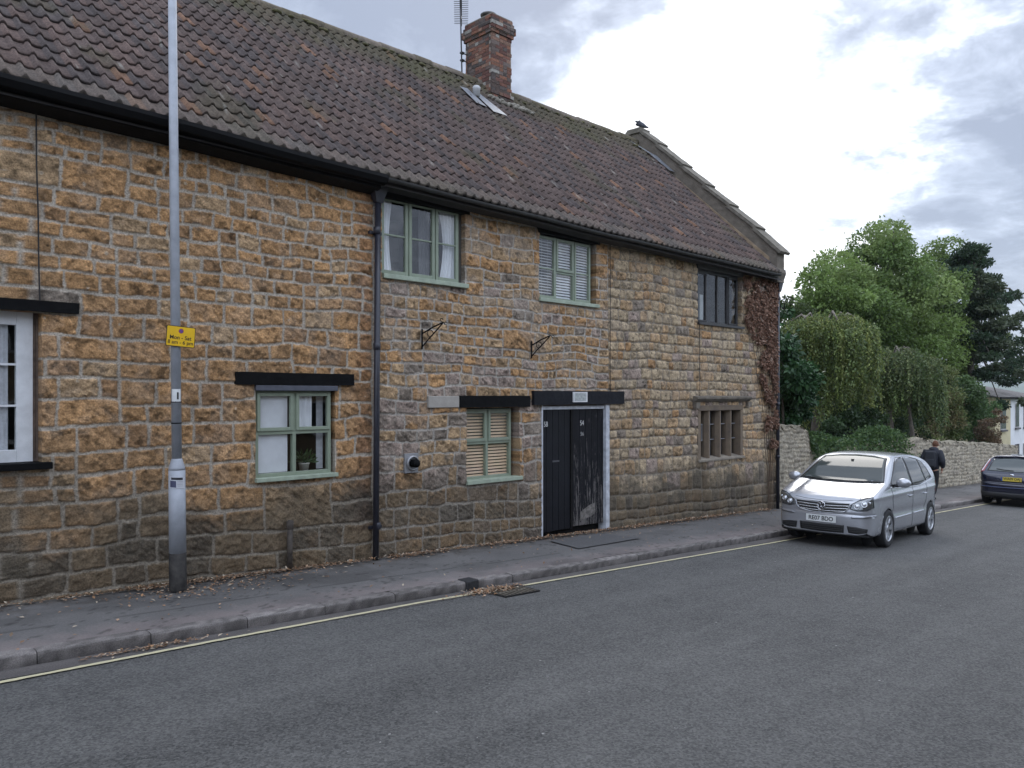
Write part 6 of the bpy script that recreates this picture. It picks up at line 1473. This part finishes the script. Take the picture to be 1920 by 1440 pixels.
patch(BA, 'front', [(-.72, .195), (0, .185), (.72, .195)], [(-.76, .242), (0, .228), (.76, .242)], 30, 4, 'front_lip', M_cdark, bodyA, MA, .012)
# plate
def number_plate(par, M, x, z, body, face, blue, facing=-1, w=.26, hh=.056, y=0):
    """facing -1: looks toward local -x"""
    Mp_ = M @ Matrix.Translation((x, y, z)) @ Matrix.Rotation(R_(-90), 4, 'Z')
    pl_ = MB().prism(rrect(w, hh, .008, 3), -.006, .0, Mp_).build('number_plate', face, par)
    if blue: MB().box(-w, -w + .040, -.0070, -.006, -hh + .002, hh - .002, Mp_).build('plate_band', pm('plate_blue', (.02, .06, .25), .4), pl_)
    MT_ = Mp_ @ Matrix.Translation((.012 if blue else .0, -.0072, 0)) @ Matrix.Rotation(R_(90), 4, 'X')
    text('plate_characters', body, .098, MT_, pm('plate_black', (.012, .012, .012), .5), pl_, .0005, .425, .0022)
    return pl_
M_pw = pm('plate_white', (.66, .67, .66), .45, var=.04); M_py = pm('plate_yellow', (.62, .48, .06), .45, var=.05)
fp = BA.front(np.array(0.), np.array(.45)); npA = number_plate(carA, MA, fp[0] - .020, .465, 'RE07 BDO', M_pw, False)
# badge: ring with V over W
bp = BA.front(np.array(0.), np.array(.672)); Mb = MA @ Matrix.Translation((bp[0] - .030, 0, .675)) @ Matrix.Rotation(R_(-90), 4, 'Z')
bd_ = MB().prism([(.070 * math.cos(a), .070 * math.sin(a)) for a in np.linspace(0, 6.283, 33)[:-1]], 0, .03, Mb).build('badge', pm('badge_dark', (.03, .03, .035), .3), ga)
MB().tube([Mb @ Vector((.068 * math.cos(a), -.002, .068 * math.sin(a))) for a in np.linspace(0, 6.283, 37)], .007, 6, cap=False).build('badge_ring', M_chrome, bd_, smooth=True)
def stroke(m, p, w=.0055):
    for a, b_ in zip(p[:-1], p[1:]): m.tube([Mb @ Vector((a[0], -.003, a[1])), Mb @ Vector((b_[0], -.003, b_[1]))], w, 6)
m = MB(); stroke(m, [(-.030, .058), (0, .008), (.030, .058)]); stroke(m, [(-.062, .022), (-.030, -.055), (0, .000), (.030, -.055), (.062, .022)]); m.build('badge_letters', M_chrome, bd_, smooth=True)
for ax in (-1.235, 1.343):
    for sg_ in (-1, 1): wheel(carA, MA, ax, sg_, .868, spokes=7)
# rear: lamps and window (for other viewpoints)
patch(BA, 'front', [(-.68, 1.05), (0, 1.04), (.68, 1.05)], [(-.55, 1.32), (0, 1.34), (.55, 1.32)], 24, 12, 'rear_window', M_cg, carA, MA, .004, 1)
for sg_ in (-1, 1): patch(BA, 'front', [(sg_ * .56, .80), (sg_ * .80, .80)], [(sg_ * .60, 1.00), (sg_ * .80, 1.02)], 10, 10, 'tail_light', pm('tail_red', (.35, .02, .02), .2, coat=1), carA, MA, .004, 1)
# ---------------------------------------------------------------- dark blue hatchback, seen from behind
xB = 26.3 + 2.16; yB = 6.36
carB = empty('parked_car', (xB, yB, gz(xB)), 'dark blue hatchback seen from behind with a yellow number plate, at the right edge', 'car')
MBk = Matrix.Translation((xB, yB, gz(xB) + .004)) @ Matrix.Rotation(.038, 4, 'Y')
sideB = [(-2.10, .24), (-2.14, .36), (-2.15, .50), (-2.13, .62), (-2.08, .68), (-2.05, .80), (-2.00, .92), (-1.92, 1.00), (-1.78, 1.18), (-1.60, 1.37), (-1.52, 1.43), (-1.30, 1.462), (-.9, 1.485), (-.4, 1.495), (.0, 1.48), (.35, 1.42), (.75, 1.25), (1.05, 1.08), (1.15, 1.03), (1.5, .95), (1.85, .84), (2.05, .72), (2.14, .55), (2.16, .40), (2.10, .25), (1.6, .2), (.8, .19), (-.8, .19), (-1.6, .2)]
planB = [(-2.155, 0), (-2.145, .35), (-2.10, .62), (-2.00, .78), (-1.80, .86), (-1.4, .90), (-.8, .918), (.5, .918), (1.2, .905), (1.7, .86), (1.95, .76), (2.08, .60), (2.14, .35), (2.165, 0)]
frontB = [(0, .17), (.5, .18), (.78, .21), (.87, .30), (.905, .45), (.918, .60), (.918, .74), (.905, .86), (.885, .94), (.84, 1.03), (.76, 1.20), (.68, 1.34), (.60, 1.43), (.45, 1.475), (.22, 1.492), (0, 1.497)]
BB = CarBody(sideB, planB, frontB, .024, lambda p: .02 * np.exp(-((p[..., 2] - .685) / .02) ** 2) * (p[..., 0] < -1.6))
M_blu = pm('navy_paint', (.007, .010, .028), .22, .3, .05, 200, coat=1.0)
bodyB = car_shell(BB, 'body', M_blu, carB, MBk, 4.32, 1.84, 1.50, (-1.30, 1.34), .355)
patch(BB, 'front', [(-.66, 1.005), (0, .985), (.66, 1.005)], [(-.545, 1.335), (-.3, 1.375), (0, 1.385), (.3, 1.375), (.545, 1.335)], 30, 14, 'rear_window', carglass('rear_glass', (.035, .045, .04), 1.7), carB, MBk, .004)
surf_line(BB, 'front', [(-.02, 1.02), (.2, 1.03), (.42, 1.06)][::-1], .010, 'wiper', M_cdark, carB, MBk, off_=.014)
patch(BB, 'front', [(-.56, 1.375), (0, 1.415), (.56, 1.375)], [(-.54, 1.425), (0, 1.462), (.54, 1.425)], 24, 4, 'spoiler', M_blu, carB, MBk, .03)
for sg_ in (-1, 1):
    tl = patch(BB, 'front', [(sg_ * .735, .985), (sg_ * .85, .94)], [(sg_ * .63, 1.30), (sg_ * .665, 1.345)], 8, 16, 'tail_light', pm('tail_lamp_red', (.20, .02, .03), .15, coat=1, col2=(.35, .05, .06)), carB, MBk, .008)
    surf_line(BB, 'front', [(sg_ * .79, .985), (sg_ * .655, 1.32)], .014, 'clear_lens', pm('tail_clear', (.65, .62, .64), .1, .3, coat=1), tl, MBk, off_=.012)
    surf_line(BB, 'side', [(-1.75, 1.0), (-1.2, .97), (.9, .96)], .006, 'waist_trim', M_cdark, bodyB, MBk, sg_, .004, 30)
    patch(BB, 'side', [(-1.42, 1.06), (-1.0, 1.0), (-.55, .985)], [(-1.25, 1.30), (-1.0, 1.37), (-.58, 1.40)], 16, 10, 'side_window', M_cg, carB, MBk, .004, sg_)
    patch(BB, 'side', [(-.48, .985), (.3, .98), (.95, 1.0)], [(-.5, 1.405), (-.1, 1.40), (.25, 1.34), (.72, 1.13)], 20, 10, 'side_window', M_cg, carB, MBk, .004, sg_)
    mmr = MB(); mmr.ell((.80, sg_ * 1.0, 1.0), (.07, .11, .075), 16, 10, MBk); mmr.build('door_mirror', M_blu, carB, smooth=True)
    q = surf_line(BB, 'front', [(sg_ * .30, .60), (sg_ * .31, .705), (sg_ * .36, .76)], .006, 'tailgate_fold', M_blu, bodyB, MBk, off_=.004)
surf_line(BB, 'front', [(-.80, .555), (-.4, .545), (0, .54), (.4, .545), (.80, .555)], .012, 'bumper_strip', pm('bumper_highlight', (.08, .10, .18), .3, .3), bodyB, MBk, off_=.006, n=40)  # lighter blue stripe paints a highlight along the bumper
surf_line(BB, 'front', [(-.80, .665), (-.4, .655), (0, .65), (.4, .655), (.80, .665)], .008, 'bumper_gap', M_cdark, bodyB, MBk, off_=.0, n=40)
patch(BB, 'front', [(-.70, .22), (0, .21), (.70, .22)], [(-.80, .40), (0, .39), (.80, .40)], 30, 5, 'bumper_skirt', M_cdark, bodyB, MBk, .008)
bq = BB.front(np.array(0.), np.array(.78)); number_plate(carB, MBk, bq[0] - .012, .785, 'WA09 OAJ', M_py, True, w=.26)
bq = BB.front(np.array(0.), np.array(.90)); mb_ = MB(); mb_.ell((bq[0] - .004, 0, .905), (.012, .065, .026), 20, 8, MBk); mb_.build('badge', M_chrome, carB, smooth=True)
for ax in (-1.30, 1.34):
    for sg_ in (-1, 1): wheel(carB, MBk, ax, sg_, .90, R=.318, spokes=5)
for yy in (-.45, .45): pass
MB().tube([MBk @ Vector((-2.16, -.52, .27)), MBk @ Vector((-1.9, -.52, .27))], .03, 10).build('exhaust', M_chrome, carB, smooth=True)

# ================================================================== pedestrian
px_, py__ = 25.38, 8.14
man = empty('person', (px_, py__, gz(px_) + PH), 'person in dark jacket and trousers with a dark backpack walking away down the pavement', 'person')
Mm = Matrix.Translation((px_, py__, gz(px_) + PH))
skinm = pm('skin', (.42, .22, .15), .6, var=.1); jk = pm('navy_jacket', (.008, .010, .018), .75, var=.35, vscale=8, bump=.5, bscale=18, bdist=.02); tr_ = pm('black_trousers', (.008, .008, .010), .85, var=.3, vscale=9, bump=.4, bscale=20, bdist=.015)
# facing +x ; stride: left leg (y+) forward, right leg back
bodyp = skin_mesh('body', [(-.02, 0, .90), (.0, 0, 1.08), (.06, 0, 1.32), (.10, 0, 1.42), (.15, -.01, 1.49), (.20, -.03, 1.60),
    (.02, .10, .84), (.12, .10, .48), (.16, .10, .09), (.27, .11, .04), (-.02, -.10, .84), (-.02, -.10, .47), (-.24, -.10, .13), (-.15, -.11, .03),
    (.06, .19, 1.38), (-.03, .25, 1.12), (.10, .24, .90), (.14, .23, .83), (.05, -.19, 1.38), (-.02, -.27, 1.12), (.08, -.24, .90), (.11, -.22, .83)],
    [(0, 1), (1, 2), (2, 3), (3, 4), (4, 5), (0, 6), (6, 7), (7, 8), (8, 9), (0, 10), (10, 11), (11, 12), (12, 13), (2, 14), (14, 15), (15, 16), (16, 17), (2, 18), (18, 19), (19, 20), (20, 21)],
    [(.13, .11), (.13, .10), (.13, .10), .06, .052, .085, .08, .055, .04, .035, .08, .055, .04, .035, .055, .043, .032, .028, .055, .043, .032, .028], skinm, man, 2, 0, Mm)
skin_mesh('trousers', [(-.02, 0, .93), (.02, .10, .80), (.12, .10, .48), (.16, .10, .10), (-.02, -.10, .80), (-.02, -.10, .47), (-.23, -.10, .15)], [(0, 1), (1, 2), (2, 3), (0, 4), (4, 5), (5, 6)], [(.15, .125), .105, .078, .066, .105, .078, .066], tr_, man, 2, 0, Mm)
skin_mesh('jacket', [(-.02, 0, .80), (-.0, 0, 1.08), (.05, 0, 1.30), (.10, 0, 1.43), (.06, .20, 1.37), (-.05, .27, 1.12), (.09, .26, .93), (.05, -.20, 1.37), (-.05, -.29, 1.12), (.08, -.26, .93)], [(0, 1), (1, 2), (2, 3), (2, 4), (4, 5), (5, 6), (2, 7), (7, 8), (8, 9)], [(.21, .17), (.22, .17), (.22, .16), .11, .115, .09, .066, .115, .09, .066], jk, man, 2, 0, Mm)
MB().ell((.085, -.01, 1.46), (.125, .135, .085), 16, 10, Mm).build('hood', jk, man, smooth=True)
m = MB(); m.ell((.185, -.028, 1.625), (.098, .082, .100), 18, 12, Mm); m.build('hair', pm('auburn_hair', (.12, .055, .03), .9, bump=.6, bscale=60), man, smooth=True)
m = MB(); m.ell((.265, -.03, 1.585), (.028, .016, .022), 8, 6, Mm)
for s_ in (-1, 1): m.ell((.20, -.03 + s_ * .086, 1.59), (.02, .012, .032), 8, 6, Mm)
m.build('ears_and_nose', skinm, man, smooth=True)
bk = MB(); Mbk = Mm @ Matrix.Translation((-.165, 0, 1.18)) @ Matrix.Rotation(.16, 4, 'Y'); bk.box(-.085, .085, -.155, .155, -.24, .24, Mbk); bko = bk.build('backpack', pm('backpack_fabric', (.014, .016, .022), .8, var=.3, vscale=10, bump=.4, bscale=30), man, bev=.05); bko.modifiers['bevel'].segments = 4
MB().box(-.115, -.08, -.12, .12, -.20, .0, Mbk).build('pocket', pm('backpack_pocket', (.022, .024, .03), .8), bko, bev=.015)
m = MB()
for s_ in (-.11, .11): MB().tube([Mbk @ Vector((.08, s_, .22)), Mbk @ Vector((.17, s_, .26)), Mbk @ Vector((.27, s_, .12)), Mbk @ Vector((.24, s_ * 1.2, -.14)), Mbk @ Vector((.08, s_ * 1.2, -.2))], .018, 6).build('strap', jk, bko, smooth=True)
m = MB()
for a_, b_ in (((.22, .11, .035), (.14, .048, .042)), ((-.18, -.10, .05), (.13, .048, .045))): MB().ell(a_, b_, 12, 8, Mm).build('shoe', pm('black_shoes', (.015, .015, .015), .6), man, smooth=True)
hnd = MB()
for (cx, cy, cz_, s_) in ((.14, .235, .85, 1), (.115, -.225, .85, -1)):
    for k in range(4): hnd.tube([Mm @ Vector((cx - .028 + k * .018, cy, cz_ - .02)), Mm @ Vector((cx - .026 + k * .020, cy - s_ * .004, cz_ - .062 + abs(k - 1.4) * .005)), Mm @ Vector((cx - .020 + k * .019, cy - s_ * .026, cz_ - .088 + abs(k - 1.4) * .008))], [.009, .0085, .007], 6)
    hnd.tube([Mm @ Vector((cx + .028, cy - s_ * .008, cz_)), Mm @ Vector((cx + .048, cy - s_ * .016, cz_ - .035)), Mm @ Vector((cx + .044, cy - s_ * .024, cz_ - .058))], [.011, .010, .008], 6)
hnd.build('fingers', skinm, bodyp, smooth=True)

# ================================================================== air
hz = MB().box(-9300, 9300, -9300, 9300, -60, 150).build('haze', bpy.data.materials.new('haze_air'))
hm_ = hz.data.materials[0]; hm_.use_nodes = True; t = hm_.node_tree; t.nodes.remove(t.nodes['Principled BSDF'])
pvn = N(t, 'ShaderNodeVolumePrincipled'); pvn.inputs['Color'].default_value = (.80, .88, 1, 1); pvn.inputs['Density'].default_value = .00015; pvn.inputs['Anisotropy'].default_value = .2
t.links.new(pvn.outputs[0], t.nodes['Material Output'].inputs['Volume']); tag(hz, kind='stuff')
